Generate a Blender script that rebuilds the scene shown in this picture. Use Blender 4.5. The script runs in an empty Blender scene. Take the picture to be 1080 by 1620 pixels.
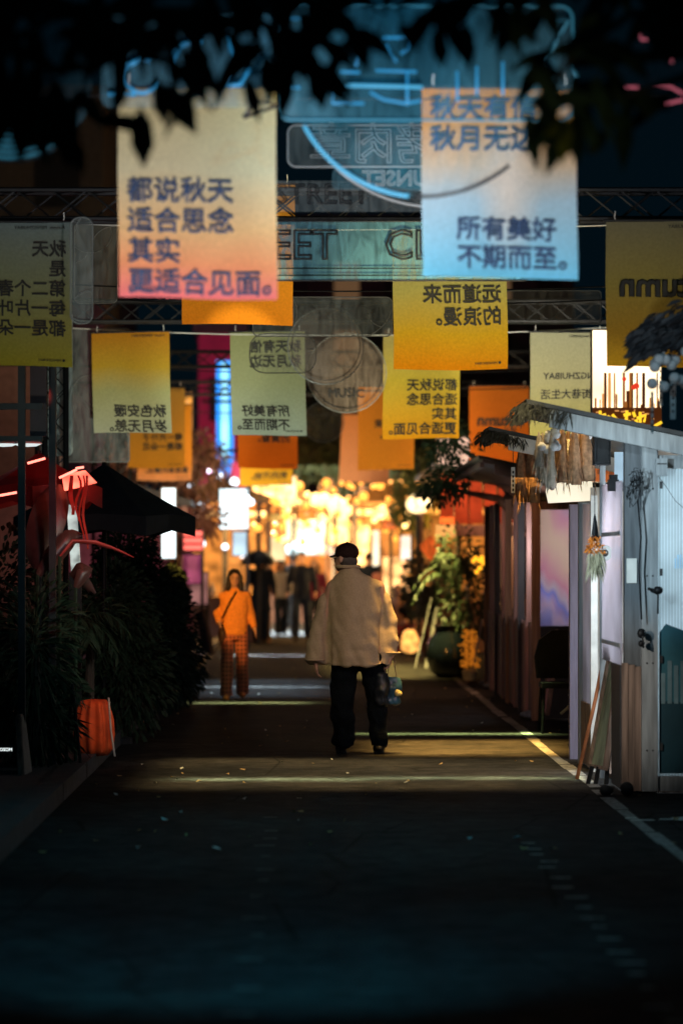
import bpy, math, random
from mathutils import Vector, Matrix, noise
random.seed(7)
R = math.radians
scene = bpy.context.scene
COL = scene.collection

# ------------------------------------------------------------------ camera, world, exposure
HZ, VX, FPX, CH = 888.0, 485.0, 4500.0, 1.6      # horizon row, vanishing column, focal length in px, eye height
cam_d = bpy.data.cameras.new("camera")
cam = bpy.data.objects.new("camera", cam_d); COL.objects.link(cam); scene.camera = cam
cam.location = (0, 0, CH); cam.rotation_euler = (R(90), 0, 0)
cam_d.sensor_fit = 'VERTICAL'; cam_d.sensor_height = 36; cam_d.sensor_width = 24
cam_d.lens = FPX / 1620 * 36
cam_d.shift_x = (540 - VX) / 1620; cam_d.shift_y = (HZ - 810) / 1620
cam_d.clip_start = 0.3; cam_d.clip_end = 600
cam_d.dof.use_dof = True; cam_d.dof.focus_distance = 22.4; cam_d.dof.aperture_fstop = 1.4

world = bpy.data.worlds.new("World"); scene.world = world; world.use_nodes = True
wn = world.node_tree; bg = wn.nodes["Background"]
bg.inputs[0].default_value = (0.08, 0.42, 0.7, 1); bg.inputs[1].default_value = 0.009   # night air over the street
scene.view_settings.view_transform = 'Standard'; scene.view_settings.look = 'None'
scene.view_settings.exposure = 0.0; scene.view_settings.gamma = 1.0
scene.render.engine = 'CYCLES'
scene.cycles.use_denoising = True
scene.cycles.max_bounces = 6; scene.cycles.diffuse_bounces = 2; scene.cycles.glossy_bounces = 3
scene.cycles.transmission_bounces = 4; scene.cycles.transparent_max_bounces = 24
scene.cycles.sample_clamp_indirect = 4
scene.cycles.caustics_reflective = False; scene.cycles.caustics_refractive = False

def P(px, py, Y): return Vector(((px - VX) / FPX * Y, Y, CH + (HZ - py) / FPX * Y))
def G(py): return CH * FPX / (py - HZ)
def S(px, Y): return px / FPX * Y

# ------------------------------------------------------------------ lights added without visible fixtures
def spot(loc, target, power, col, angle, blend=0.6, radius=0.03, sc=(1, 1)):
    d = bpy.data.lights.new("spot_light", 'SPOT'); d.energy = power; d.color = col
    d.spot_size = R(angle); d.spot_blend = blend; d.shadow_soft_size = radius
    o = bpy.data.objects.new("spot_light", d); COL.objects.link(o); o.location = loc
    o.rotation_euler = (Vector(target) - Vector(loc)).to_track_quat('-Z', 'Y').to_euler()
    o.scale = (sc[0], sc[1], 1); return o
def area(loc, target, power, col, sx, sy, spread=180):
    d = bpy.data.lights.new("area_light", 'AREA'); d.shape = 'RECTANGLE'; d.size = sx; d.size_y = sy
    d.energy = power; d.color = col; d.spread = R(spread)
    o = bpy.data.objects.new("area_light", d); COL.objects.link(o); o.location = loc
    o.rotation_euler = (Vector(target) - Vector(loc)).to_track_quat('-Z', 'Y').to_euler(); return o
def point(loc, power, col, radius=0.05):  # bare point light, no bulb modelled around it
    d = bpy.data.lights.new("point_light", 'POINT'); d.energy = power; d.color = col; d.shadow_soft_size = radius
    o = bpy.data.objects.new("point_light", d); COL.objects.link(o); o.location = loc; return o

# unseen spots added below each row of banners, aimed up at the cloth
def banner_fill(x, Y, z, power, col, ang=62, dy=2.2, dz=-1.35):
    spot((x, Y - dy, z + dz), (x, Y, z), power, col, ang, 0.6, 0.05)
banner_fill(-.48, 14.4, 3.45, 350, (1, .88, .88)); banner_fill(.98, 14.6, 3.45, 330, (.9, .95, 1))
banner_fill(.98, 20.2, 3.5, 250, (1, .82, .45)); banner_fill(-1.95, 19.6, 3.4, 40, (.85, .95, .8)); banner_fill(2.45, 19.4, 3.5, 50, (1, .82, .55)); banner_fill(-.5, 20.6, 3.7, 150, (1, .75, .4), 52, 2.2, -1.0)
banner_fill(-1.8, 28.9, 3.5, 175, (1, .92, .7)); banner_fill(-.4, 29.2, 3.5, 175, (.95, .98, .8)); banner_fill(1.2, 30, 3.5, 290, (1, .85, .5)); spot((2.1, 26.6, 3.2), (2.7, 29, 3.5), 300, (1, .92, .74), 56)
banner_fill(-1.9, 38.6, 3.4, 190, (1, .75, .4)); banner_fill(-.5, 38.6, 3.4, 170, (1, .6, .35)); banner_fill(1.15, 38.6, 3.4, 230, (1, .75, .4)); spot((2.2, 36.0, 3.2), (2.6, 38.4, 3.4), 190, (1, .75, .45), 60)
banner_fill(-1.9, 44.6, 3.4, 300, (1, .8, .5)); banner_fill(-.3, 45, 3.4, 330, (1, .85, .5), 80)
# spots added for the walker in the pale coat
spot((-0.9, 19.0, 4.2), (0.35, 23.6, 1.2), 220, (1, .82, .5), 19, 0.6)
spot((1.85, 20.9, 2.2), (0.62, 23.6, 1.1), 44, (1, .32, .42), 36, 0.8, 0.1)
spot((0.1, 27.5, 3.2), (0.42, 23.7, 1.5), 34, (1, .8, .55), 30)
# unseen orange spot added for the woman
spot((-1.6, 29.8, 2.0), (-0.82, 32.9, 1.1), 470, (1, .42, .08), 25, 0.6)
# overhead strips added in place of light spilling between the stalls
def band(py, x0, x1, col, power, w, spread=4):
    y = G(py); area(((x0 + x1) / 2, y, 2.5), ((x0 + x1) / 2, y, 0), power, col, x1 - x0, w, spread)
for w_, sp_, f_ in ((.05, 6, .45), (.1, 15, 1.0)):
    band(1233, -.9, .45, (.85, 1, .5), 7 * f_, w_, sp_); band(1231, .5, 2.0, (.9, 1, .5), 7 * f_, w_, sp_)
    band(1161, 0.5, 2.2, (.8, 1, .35), 12 * f_, w_, sp_)
    band(1112, -1.5, 0.0, (.9, 1, .4), 12 * f_, w_ * 1.5, sp_ * 1.3)
    band(1087, -1.4, 0.2, (.7, .9, 1), 18 * f_, w_ * 2, sp_ * 1.5)
band(1037, -1.3, 0.4, (.85, .95, 1), 60, .4, 12)
band(1001, -1.3, 0.2, (.7, .9, 1), 900, 5, 14)
area((.6, 21.5, 2.6), (.6, 21.5, 0), 60, (1, .7, .3), 3.3, 3.1, 17)
area((1.4, 24.4, 2.3), (1.4, 24.4, 0), 90, (1, .55, .13), 1.5, 1.9, 22)
area((-.6, 36, 2.6), (-.6, 36, 0), 40, (.55, .8, 1), 1.6, 5, 25)
area((1.3, 40.5, 2.6), (1.3, 41.5, 0), 200, (1, .72, .2), 1.5, 5, 25)
spot((1.6, 34.5, 2.3), (0.8, 34.6, 0), 60, (1, .45, .25), 90, 0.6)
spot((0.0, 8.6, 2.6), (-0.3, 12.0, 0), 430, (.05, .5, .75), 60, 1.0)  # unseen spots from here on fill the near road, boards, leaves and plants
spot((1.0, 17.6, 1.5), (2.12, 20.0, .6), 130, (1, .9, .78), 36, .8)
spot((.35, 15.6, 4.7), (.2, 16.6, 0), 220, (.04, .42, .58), 70, 1.0)
spot((.7, 8.6, 2.5), P(880, 200, 10.2), 7, (1, .95, .5), 24, .8)
spot((1.3, 17.2, 3.4), (2.2, 19.5, 2.5), 100, (.8, .95, 1), 30, .8)
spot((1.1, 25.6, 1.3), (2.25, 27.9, .6), 22, (1, .6, .58), 34, .8)
area((0, 70, 4.2), (0, 70, 0), 2600, (1, .78, .5), 5, 16, 120)  # sheet of light added to brighten the far road
spot((0, 50, 3.6), (-.8, 62, 1.1), 260, (1, .8, .62), 26, .8)
spot((-.3, 16.6, 3.2), (-2.2, 24, .9), 70, (.3, .8, 1), 38, .9)
point((1.75, 47.5, 1.1), 60, (1, .45, .12), .1)  # added points widen the warm glow right of the walker
point((1.2, 57, 1.5), 160, (1, .5, .15), .1)
# unseen spot added to give the clear signs overhead a blue glow
spot((0.2, 11.6, 4.1), (0.3, 18.5, 3.9), 95, (.15, .62, .9), 42, 0.8)

# ------------------------------------------------------------------ materials
MATS = {}
def nodes(name):
    m = bpy.data.materials.new(name); m.use_nodes = True
    nt = m.node_tree; return m, nt, nt.nodes["Principled BSDF"]
def mat(name, col, rough=0.7, metal=0.0, var=0.25, scale=9.0, bump=0.15, spec=0.4, stretch=None, col2=None):
    if name in MATS: return MATS[name]
    m, nt, b = nodes(name); N = nt.nodes; L = nt.links
    tc = N.new('ShaderNodeTexCoord'); mp = N.new('ShaderNodeMapping'); L.new(tc.outputs['Object'], mp.inputs[0])
    if stretch: mp.inputs['Scale'].default_value = stretch
    nz = N.new('ShaderNodeTexNoise'); nz.inputs['Scale'].default_value = scale; nz.inputs['Detail'].default_value = 6
    L.new(mp.outputs[0], nz.inputs['Vector'])
    rp = N.new('ShaderNodeValToRGB'); L.new(nz.outputs['Fac'], rp.inputs[0])
    c2 = col2 or tuple(min(1, c * (1 + var)) for c in col)
    c1 = tuple(c * (1 - var) for c in col)
    rp.color_ramp.elements[0].position = .3; rp.color_ramp.elements[0].color = (*c1, 1)
    rp.color_ramp.elements[1].position = .7; rp.color_ramp.elements[1].color = (*c2, 1)
    L.new(rp.outputs[0], b.inputs['Base Color'])
    b.inputs['Roughness'].default_value = rough; b.inputs['Metallic'].default_value = metal
    b.inputs['Specular IOR Level'].default_value = spec
    if bump:
        bp = N.new('ShaderNodeBump'); bp.inputs['Strength'].default_value = bump; bp.inputs['Distance'].default_value = .02
        L.new(nz.outputs['Fac'], bp.inputs['Height']); L.new(bp.outputs[0], b.inputs['Normal'])
    MATS[name] = m; return m
def glow(name, col, strength, var=0.0, scale=6.0):
    if name in MATS: return MATS[name]
    m, nt, b = nodes(name); N = nt.nodes; L = nt.links
    b.inputs['Base Color'].default_value = (*[c * .3 for c in col], 1)
    b.inputs['Emission Color'].default_value = (*col, 1); b.inputs['Emission Strength'].default_value = strength
    if var:
        tc = N.new('ShaderNodeTexCoord'); nz = N.new('ShaderNodeTexNoise'); nz.inputs['Scale'].default_value = scale
        L.new(tc.outputs['Object'], nz.inputs['Vector'])
        mr = N.new('ShaderNodeMapRange'); mr.inputs['From Min'].default_value = .35; mr.inputs['From Max'].default_value = .65
        mr.inputs['To Min'].default_value = strength * (1 - var); mr.inputs['To Max'].default_value = strength * (1 + var)
        L.new(nz.outputs['Fac'], mr.inputs['Value']); L.new(mr.outputs[0], b.inputs['Emission Strength'])
    MATS[name] = m; return m
def banner_mat(name, stops, h, blob=None):
    """printed gradient fabric: light passes through it"""
    m = bpy.data.materials.new(name); m.use_nodes = True; nt = m.node_tree; N = nt.nodes; L = nt.links
    N.remove(N["Principled BSDF"]); out = N["Material Output"]
    tc = N.new('ShaderNodeTexCoord'); sx = N.new('ShaderNodeSeparateXYZ'); L.new(tc.outputs['Object'], sx.inputs[0])
    nz = N.new('ShaderNodeTexNoise'); nz.inputs['Scale'].default_value = 1.7; L.new(tc.outputs['Object'], nz.inputs['Vector'])
    mr = N.new('ShaderNodeMapRange'); mr.inputs['From Min'].default_value = 0; mr.inputs['From Max'].default_value = -h
    L.new(sx.outputs['Z'], mr.inputs['Value'])
    ad = N.new('ShaderNodeMath'); ad.operation = 'MULTIPLY_ADD'; ad.inputs[1].default_value = .14
    L.new(nz.outputs['Fac'], ad.inputs[0]); L.new(mr.outputs[0], ad.inputs[2])
    sb = N.new('ShaderNodeMath'); sb.operation = 'SUBTRACT'; sb.inputs[1].default_value = .07; L.new(ad.outputs[0], sb.inputs[0])
    rp = N.new('ShaderNodeValToRGB'); L.new(sb.outputs[0], rp.inputs[0])
    el = rp.color_ramp.elements
    el[0].position = stops[0][0]; el[0].color = (*stops[0][1], 1)
    el[1].position = stops[-1][0]; el[1].color = (*stops[-1][1], 1)
    for p, c in stops[1:-1]:
        e = el.new(p); e.color = (*c, 1)
    colour = rp.outputs[0]
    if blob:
        bx, bw, bz, bh, bc = blob      # a soft pale oval mixed over the middle of the gradient
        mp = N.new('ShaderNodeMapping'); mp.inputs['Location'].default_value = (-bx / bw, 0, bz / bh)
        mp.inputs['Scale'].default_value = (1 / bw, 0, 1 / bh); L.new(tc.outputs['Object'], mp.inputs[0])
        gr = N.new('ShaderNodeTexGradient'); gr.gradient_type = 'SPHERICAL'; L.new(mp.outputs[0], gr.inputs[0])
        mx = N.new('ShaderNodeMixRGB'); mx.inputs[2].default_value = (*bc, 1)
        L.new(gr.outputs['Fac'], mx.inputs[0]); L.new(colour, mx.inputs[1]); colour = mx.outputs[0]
    wv = N.new('ShaderNodeTexNoise'); wv.inputs['Scale'].default_value = 60; wv.inputs['Detail'].default_value = 2
    L.new(tc.outputs['Object'], wv.inputs['Vector'])
    mm = N.new('ShaderNodeMixRGB'); mm.blend_type = 'MULTIPLY'; mm.inputs[0].default_value = .35
    L.new(colour, mm.inputs[1]); L.new(wv.outputs['Fac'], mm.inputs[2])
    br = N.new('ShaderNodeBrightContrast'); br.inputs['Bright'].default_value = 0.0; L.new(mm.outputs[0], br.inputs[0])
    df = N.new('ShaderNodeBsdfDiffuse'); tr = N.new('ShaderNodeBsdfTranslucent')
    L.new(br.outputs[0], df.inputs[0]); L.new(br.outputs[0], tr.inputs[0])
    ms = N.new('ShaderNodeMixShader'); ms.inputs[0].default_value = .35
    L.new(df.outputs[0], ms.inputs[1]); L.new(tr.outputs[0], ms.inputs[2]); L.new(ms.outputs[0], out.inputs[0])
    return m
def panel_mat(name, col, ribs=90.0, trans=.75):
    """ribbed polycarbonate sheet that lets the light inside glow through"""
    if name in MATS: return MATS[name]
    m = bpy.data.materials.new(name); m.use_nodes = True; nt = m.node_tree; N = nt.nodes; L = nt.links
    b = N["Principled BSDF"]; out = N["Material Output"]
    tc = N.new('ShaderNodeTexCoord'); wv = N.new('ShaderNodeTexWave'); wv.bands_direction = 'X'; wv.inputs['Scale'].default_value = ribs / 6
    L.new(tc.outputs['Object'], wv.inputs['Vector'])
    nz = N.new('ShaderNodeTexNoise'); nz.inputs['Scale'].default_value = 2.2; nz.inputs['Detail'].default_value = 5
    L.new(tc.outputs['Object'], nz.inputs['Vector'])
    rp = N.new('ShaderNodeValToRGB'); L.new(nz.outputs['Fac'], rp.inputs[0])
    rp.color_ramp.elements[0].position = .3; rp.color_ramp.elements[0].color = (*[c * .7 for c in col], 1)
    rp.color_ramp.elements[1].position = .65; rp.color_ramp.elements[1].color = (*col, 1)
    mm = N.new('ShaderNodeMixRGB'); mm.blend_type = 'MULTIPLY'; mm.inputs[0].default_value = .3
    L.new(rp.outputs[0], mm.inputs[1]); L.new(wv.outputs['Color'], mm.inputs[2])
    L.new(mm.outputs[0], b.inputs['Base Color']); b.inputs['Roughness'].default_value = .25
    tr = N.new('ShaderNodeBsdfTranslucent'); L.new(mm.outputs[0], tr.inputs[0])
    ms = N.new('ShaderNodeMixShader'); ms.inputs[0].default_value = trans
    L.new(b.outputs[0], ms.inputs[1]); L.new(tr.outputs[0], ms.inputs[2]); L.new(ms.outputs[0], out.inputs[0])
    MATS[name] = m; return m
def acrylic_mat(name, tint, fac, rough=.2):
    """scratched clear acrylic: mostly see-through, dusty enough to catch light"""
    if name in MATS: return MATS[name]
    m = bpy.data.materials.new(name); m.use_nodes = True; nt = m.node_tree; N = nt.nodes; L = nt.links
    b = N["Principled BSDF"]; out = N["Material Output"]; b.inputs['Roughness'].default_value = .75; b.inputs['Specular IOR Level'].default_value = .05
    b.inputs['Base Color'].default_value = (*tint, 1)
    tp = N.new('ShaderNodeBsdfTransparent'); ms = N.new('ShaderNodeMixShader')
    tc = N.new('ShaderNodeTexCoord'); mp = N.new('ShaderNodeMapping'); mp.inputs['Scale'].default_value = (5, 5, 1.4); mp.inputs['Rotation'].default_value = (0, .3, 0)
    L.new(tc.outputs['Object'], mp.inputs[0])
    nz = N.new('ShaderNodeTexNoise'); nz.inputs['Scale'].default_value = 2.4; nz.inputs['Detail'].default_value = 8; nz.inputs['Distortion'].default_value = 1.5
    L.new(mp.outputs[0], nz.inputs['Vector'])
    mr = N.new('ShaderNodeMapRange'); mr.inputs['From Min'].default_value = .35; mr.inputs['From Max'].default_value = .7
    mr.inputs['To Min'].default_value = fac * .45; mr.inputs['To Max'].default_value = fac * 1.9
    L.new(nz.outputs['Fac'], mr.inputs['Value']); L.new(mr.outputs[0], ms.inputs[0])
    L.new(tp.outputs[0], ms.inputs[1]); L.new(b.outputs[0], ms.inputs[2]); L.new(ms.outputs[0], out.inputs[0])
    MATS[name] = m; return m
def plaid_mat():
    m, nt, b = nodes("plaid"); N = nt.nodes; L = nt.links
    tc = N.new('ShaderNodeTexCoord'); cols = []
    for d, s in (('X', 7.5), ('Z', 6.5)):
        w = N.new('ShaderNodeTexWave'); w.bands_direction = d; w.inputs['Scale'].default_value = s; w.inputs['Distortion'].default_value = .6
        L.new(tc.outputs['Object'], w.inputs['Vector']); cols.append(w.outputs['Fac'])
    mu = N.new('ShaderNodeMath'); mu.operation = 'ADD'; L.new(cols[0], mu.inputs[0]); L.new(cols[1], mu.inputs[1])
    rp = N.new('ShaderNodeValToRGB'); L.new(mu.outputs[0], rp.inputs[0])
    rp.color_ramp.elements[0].position = .45; rp.color_ramp.elements[0].color = (.035, .015, .012, 1)
    rp.color_ramp.elements[1].position = 1.0; rp.color_ramp.elements[1].color = (.5, .16, .08, 1)
    L.new(rp.outputs[0], b.inputs['Base Color']); b.inputs['Roughness'].default_value = .9
    return m

def asphalt():
    m, nt, b = nodes("asphalt"); N = nt.nodes; L = nt.links
    tc = N.new('ShaderNodeTexCoord')
    big = N.new('ShaderNodeTexNoise'); big.inputs['Scale'].default_value = .9; big.inputs['Detail'].default_value = 8; L.new(tc.outputs['Object'], big.inputs['Vector'])
    fine = N.new('ShaderNodeTexNoise'); fine.inputs['Scale'].default_value = 70; fine.inputs['Detail'].default_value = 4; L.new(tc.outputs['Object'], fine.inputs['Vector'])
    rp = N.new('ShaderNodeValToRGB'); L.new(big.outputs['Fac'], rp.inputs[0])
    rp.color_ramp.elements[0].position = .3; rp.color_ramp.elements[0].color = (.013, .014, .016, 1)
    rp.color_ramp.elements[1].position = .7; rp.color_ramp.elements[1].color = (.042, .04, .038, 1)
    st = N.new('ShaderNodeTexNoise'); st.inputs['Scale'].default_value = 5.5; st.inputs['Detail'].default_value = 9; st.inputs['Roughness'].default_value = .75; L.new(tc.outputs['Object'], st.inputs['Vector'])
    vo = N.new('ShaderNodeTexVoronoi'); vo.feature = 'DISTANCE_TO_EDGE'; vo.inputs['Scale'].default_value = .8; L.new(tc.outputs['Object'], vo.inputs['Vector'])
    ck = N.new('ShaderNodeMapRange'); ck.inputs['From Min'].default_value = 0; ck.inputs['From Max'].default_value = .012; ck.inputs['To Min'].default_value = .35; L.new(vo.outputs['Distance'], ck.inputs['Value'])
    sm_ = N.new('ShaderNodeMapRange'); sm_.inputs['From Min'].default_value = .35; sm_.inputs['From Max'].default_value = .65; sm_.inputs['To Min'].default_value = .45; sm_.inputs['To Max'].default_value = 1.5; L.new(st.outputs['Fac'], sm_.inputs['Value'])
    mk = N.new('ShaderNodeMath'); mk.operation = 'MULTIPLY'; L.new(ck.outputs[0], mk.inputs[0]); L.new(sm_.outputs[0], mk.inputs[1])
    mx = N.new('ShaderNodeMixRGB'); mx.blend_type = 'OVERLAY'; mx.inputs[0].default_value = .8
    L.new(rp.outputs[0], mx.inputs[1]); L.new(fine.outputs['Fac'], mx.inputs[2]); vm = N.new('ShaderNodeVectorMath'); vm.operation = 'SCALE'; L.new(mx.outputs[0], vm.inputs[0]); L.new(mk.outputs[0], vm.inputs['Scale']); L.new(vm.outputs[0], b.inputs['Base Color'])
    rr = N.new('ShaderNodeMapRange'); rr.inputs['To Min'].default_value = .75; rr.inputs['To Max'].default_value = .95
    L.new(big.outputs['Fac'], rr.inputs['Value']); L.new(rr.outputs[0], b.inputs['Roughness'])
    bp = N.new('ShaderNodeBump'); bp.inputs['Strength'].default_value = .5; bp.inputs['Distance'].default_value = .01
    L.new(fine.outputs['Fac'], bp.inputs['Height']); L.new(bp.outputs[0], b.inputs['Normal'])
    b.inputs['Specular IOR Level'].default_value = .02
    return m

M_ASPH = asphalt()
M_BLACK = mat("black_steel", (.012, .013, .015), .5, .4, spec=.3)
M_DARK = mat("dark_paint", (.03, .032, .036), .6)
M_GREY = mat("grey_painted_wood", (.26, .29, .31), .6, 0, .3, 5, .2, stretch=(6, 6, .6))
M_WOOD = mat("brown_planks", (.2, .14, .11), .75, 0, .45, 4, .4, stretch=(9, 9, .5))
M_PINKWOOD = mat("red_brown_planks", (.34, .2, .17), .7, 0, .4, 4, .3, stretch=(9, 9, .5))
M_ORWOOD = mat("amber_wood", (.36, .2, .11), .65, 0, .35, 4, .2, stretch=(9, 9, .5))
M_WHITE = mat("white_paint", (.72, .72, .68), .6, 0, .15)
M_LINE = mat("worn_road_paint", (.2, .2, .19), .75, 0, .75, 22, .2)
M_INK = mat("print_ink", (.03, .03, .028), .8, 0, .2, bump=0)
M_INKB = mat("print_ink_blue", (.03, .06, .13), .8, 0, .2, bump=0)
M_LEAF = mat("dark_leaf", (.03, .055, .03), .6, 0, .4, 14, spec=.15)
M_NEEDLE = mat("evergreen_leaf", (.016, .03, .022), .7, 0, .4, 14, spec=.05)
M_GLEAF = mat("green_leaf", (.06, .1, .05), .45, 0, .4, 10)
M_BARK = mat("bark", (.08, .06, .045), .85, 0, .4, 8, .6)
M_SKIN = mat("skin", (.5, .3, .21), .55, 0, .08, 12, .05)
M_HAIR = mat("black_hair", (.012, .009, .008), .45, 0, .3, 40, .3, stretch=(8, 8, 1))

# ------------------------------------------------------------------ mesh builder
class MB:
    def __init__(s): s.v = []; s.f = []; s.mi = []; s.mats = []
    def m(s, material):
        if material not in s.mats: s.mats.append(material)
        return s.mats.index(material)
    def add(s, vs, fs, material):
        k = len(s.v); i = s.m(material); s.v += [Vector(v) for v in vs]
        for f in fs: s.f.append([a + k for a in f]); s.mi.append(i)
    def box(s, a, b, material, jit=0):
        x0, y0, z0 = a; x1, y1, z1 = b
        vs = [(x0, y0, z0), (x1, y0, z0), (x1, y1, z0), (x0, y1, z0), (x0, y0, z1), (x1, y0, z1), (x1, y1, z1), (x0, y1, z1)]
        s.add(vs, [(0, 3, 2, 1), (4, 5, 6, 7), (0, 1, 5, 4), (1, 2, 6, 5), (2, 3, 7, 6), (3, 0, 4, 7)], material)
    def beam(s, a, b, w, d, material, up=(0, 0, 1)):
        a = Vector(a); b = Vector(b); t = (b - a).normalized(); u = Vector(up)
        if abs(t.dot(u)) > .98: u = Vector((0, 1, 0))
        r = t.cross(u).normalized() * w / 2; q = r.cross(t).normalized() * d / 2
        vs = [p + i * r + j * q for p in (a, b) for i, j in ((-1, -1), (1, -1), (1, 1), (-1, 1))]
        s.add(vs, [(0, 1, 2, 3), (7, 6, 5, 4), (0, 4, 5, 1), (1, 5, 6, 2), (2, 6, 7, 3), (3, 7, 4, 0)], material)
    def tube(s, pts, r, material, n=8, cap=True):
        pts = [Vector(p) for p in pts]; rs = r if isinstance(r, (list, tuple)) else [r] * len(pts)
        rings = []; u = Vector((0.13, .31, .94)).normalized()
        for i, p in enumerate(pts):
            t = (pts[min(i + 1, len(pts) - 1)] - pts[max(i - 1, 0)]).normalized()
            a = t.cross(u)
            if a.length < .1: a = t.cross(Vector((1, 0, 0)))
            a.normalize(); b = t.cross(a)
            rings.append([p + (a * math.cos(k * 2 * math.pi / n) + b * math.sin(k * 2 * math.pi / n)) * rs[i] for k in range(n)])
        s.rings(rings, material, cap)
    def rings(s, rings, material, cap=True):
        n = len(rings[0]); vs = [v for r in rings for v in r]; fs = []
        for i in range(len(rings) - 1):
            for k in range(n): fs.append((i * n + k, i * n + (k + 1) % n, (i + 1) * n + (k + 1) % n, (i + 1) * n + k))
        if cap: fs += [tuple(range(n - 1, -1, -1)), tuple((len(rings) - 1) * n + k for k in range(n))]
        s.add(vs, fs, material)
    def lathe(s, prof, c, material, n=24, wob=0, lobes=0):
        c = Vector(c); rr = []
        for r, z in prof:
            rr.append([c + Vector((r * (1 + wob * math.cos(lobes * a)) * math.cos(a), r * (1 + wob * math.cos(lobes * a)) * math.sin(a), z)) for a in [k * 2 * math.pi / n for k in range(n)]])
        s.rings(rr, material)
    def ell(s, c, r, material, n=12, m=8, rot=None):
        c = Vector(c); rr = []
        for j in range(1, m):
            a = math.pi * j / m
            ring = [Vector((r[0] * math.sin(a) * math.cos(k * 2 * math.pi / n), r[1] * math.sin(a) * math.sin(k * 2 * math.pi / n), -r[2] * math.cos(a))) for k in range(n)]
            rr.append([c + (rot @ v if rot else v) for v in ring])
        s.rings(rr, material)
    def prism(s, poly, y0, y1, material):
        """poly: list of (x, z); extruded along Y"""
        n = len(poly); vs = [(x, y0, z) for x, z in poly] + [(x, y1, z) for x, z in poly]
        fs = [tuple(range(n)), tuple(range(2 * n - 1, n - 1, -1))] + [(k, k + n, (k + 1) % n + n, (k + 1) % n) for k in range(n)]
        s.add(vs, fs, material)
    def leaf(s, p, d, length, width, material, droop=0.2, face=None):
        p = Vector(p); d = Vector(d).normalized(); f = Vector(face) if face else Vector((random.uniform(-1, 1), random.uniform(-1, 1), random.uniform(-1, 1)))
        w = d.cross(f)
        if w.length < .05: w = d.cross(Vector((0, 1, .2)))
        w = w.normalized() * width / 2; nrm = w.normalized().cross(d)
        q = [p, p + d * length * .3 + w * .85 , p + d * length * .62 + w - Vector((0, 0, droop * length * .25)), p + d * length - Vector((0, 0, droop * length)),
             p + d * length * .62 - w - Vector((0, 0, droop * length * .25)), p + d * length * .3 - w * .85]
        mid1 = p + d * length * .32 - nrm * width * .12; mid2 = p + d * length * .64 - nrm * width * .12 - Vector((0, 0, droop * length * .25))
        s.add(q + [mid1, mid2], [(0, 1, 6), (0, 6, 5), (1, 2, 7, 6), (6, 7, 4, 5), (2, 3, 7), (7, 3, 4)], material)
    def mesh(s, name, smooth=False):
        me = bpy.data.meshes.new(name); me.from_pydata([tuple(v) for v in s.v], [], s.f)
        for m_ in s.mats: me.materials.append(m_)
        me.polygons.foreach_set('material_index', s.mi)
        if smooth: me.polygons.foreach_set('use_smooth', [True] * len(s.f))
        me.update(); return me
    def build(s, name, parent=None, smooth=False, label=None):
        o = bpy.data.objects.new(name, s.mesh(name, smooth)); COL.objects.link(o)
        if parent: o.parent = parent; o.matrix_parent_inverse = Matrix.Identity(4)
        if label: o['label'] = label
        return o

def tag(o, label, cat, group=None, kind=None):
    if label: o['label'] = label
    if cat: o['category'] = cat
    if group: o['group'] = group
    if kind: o['kind'] = kind
    return o
def thing(name, label, cat, loc=(0, 0, 0), group=None, rz=0):
    o = bpy.data.objects.new(name, None); COL.objects.link(o); o.location = loc; o.rotation_euler = (0, 0, rz)
    o.empty_display_size = .1
    return tag(o, label, cat, group)
def struct(name, mb, smooth=False):
    o = mb.build(name, None, smooth); o['kind'] = 'structure'; return o
def copy_tree(o, parent=None):
    c = o.copy(); COL.objects.link(c); c.parent = parent
    for ch in [x for x in bpy.data.objects if x.parent == o]: copy_tree(ch, c)
    return c
def remesh(mb, name, voxel, material, smooth=4, fold=0, fscale=(9, 9, 4), parent=None):
    """grow one continuous skin over overlapping lofts"""
    me = mb.mesh(name); o = bpy.data.objects.new(name, me); COL.objects.link(o)
    r = o.modifiers.new('r', 'REMESH'); r.mode = 'VOXEL'; r.voxel_size = voxel; r.use_smooth_shade = True
    sm = o.modifiers.new('s', 'SMOOTH'); sm.iterations = smooth; sm.factor = .5
    dg = bpy.context.evaluated_depsgraph_get(); dg.update()
    new = bpy.data.meshes.new_from_object(o.evaluated_get(dg)); o.modifiers.clear()
    if fold:
        new.update()
        ns = [v.normal.copy() for v in new.vertices]
        for v, n_ in zip(new.vertices, ns):
            q = Vector((v.co.x * fscale[0], v.co.y * fscale[1], v.co.z * fscale[2]))
            v.co += n_ * fold * (noise.noise(q) + .5 * noise.noise(q * 2.3))
    new.materials.clear(); new.materials.append(material)
    for p in new.polygons: p.material_index = 0; p.use_smooth = True
    new.name = name; o.data = new
    if parent: o.parent = parent
    return o

# ------------------------------------------------------------------ lettering
def text_verts(body, size, mirror=False, bold=.012, align='LEFT', outline=0, spacing=1.0, line=1.0):
    c = bpy.data.curves.new('t', 'FONT'); c.body = body; c.size = size; c.align_x = align; c.resolution_u = 2
    c.space_character = spacing; c.space_line = line
    if outline: c.fill_mode = 'NONE'; c.bevel_depth = outline; c.bevel_resolution = 1
    else: c.bevel_depth = bold * size; c.bevel_resolution = 0
    o = bpy.data.objects.new('t', c); COL.objects.link(o)
    dg = bpy.context.evaluated_depsgraph_get(); dg.update()
    me = bpy.data.meshes.new_from_object(o.evaluated_get(dg))
    vs = [v.co.copy() for v in me.vertices]; fs = [tuple(p.vertices) for p in me.polygons]
    if mirror: vs = [Vector((-v.x, v.y, v.z)) for v in vs]
    bpy.data.objects.remove(o); bpy.data.curves.remove(c); bpy.data.meshes.remove(me)
    return vs, fs

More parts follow.
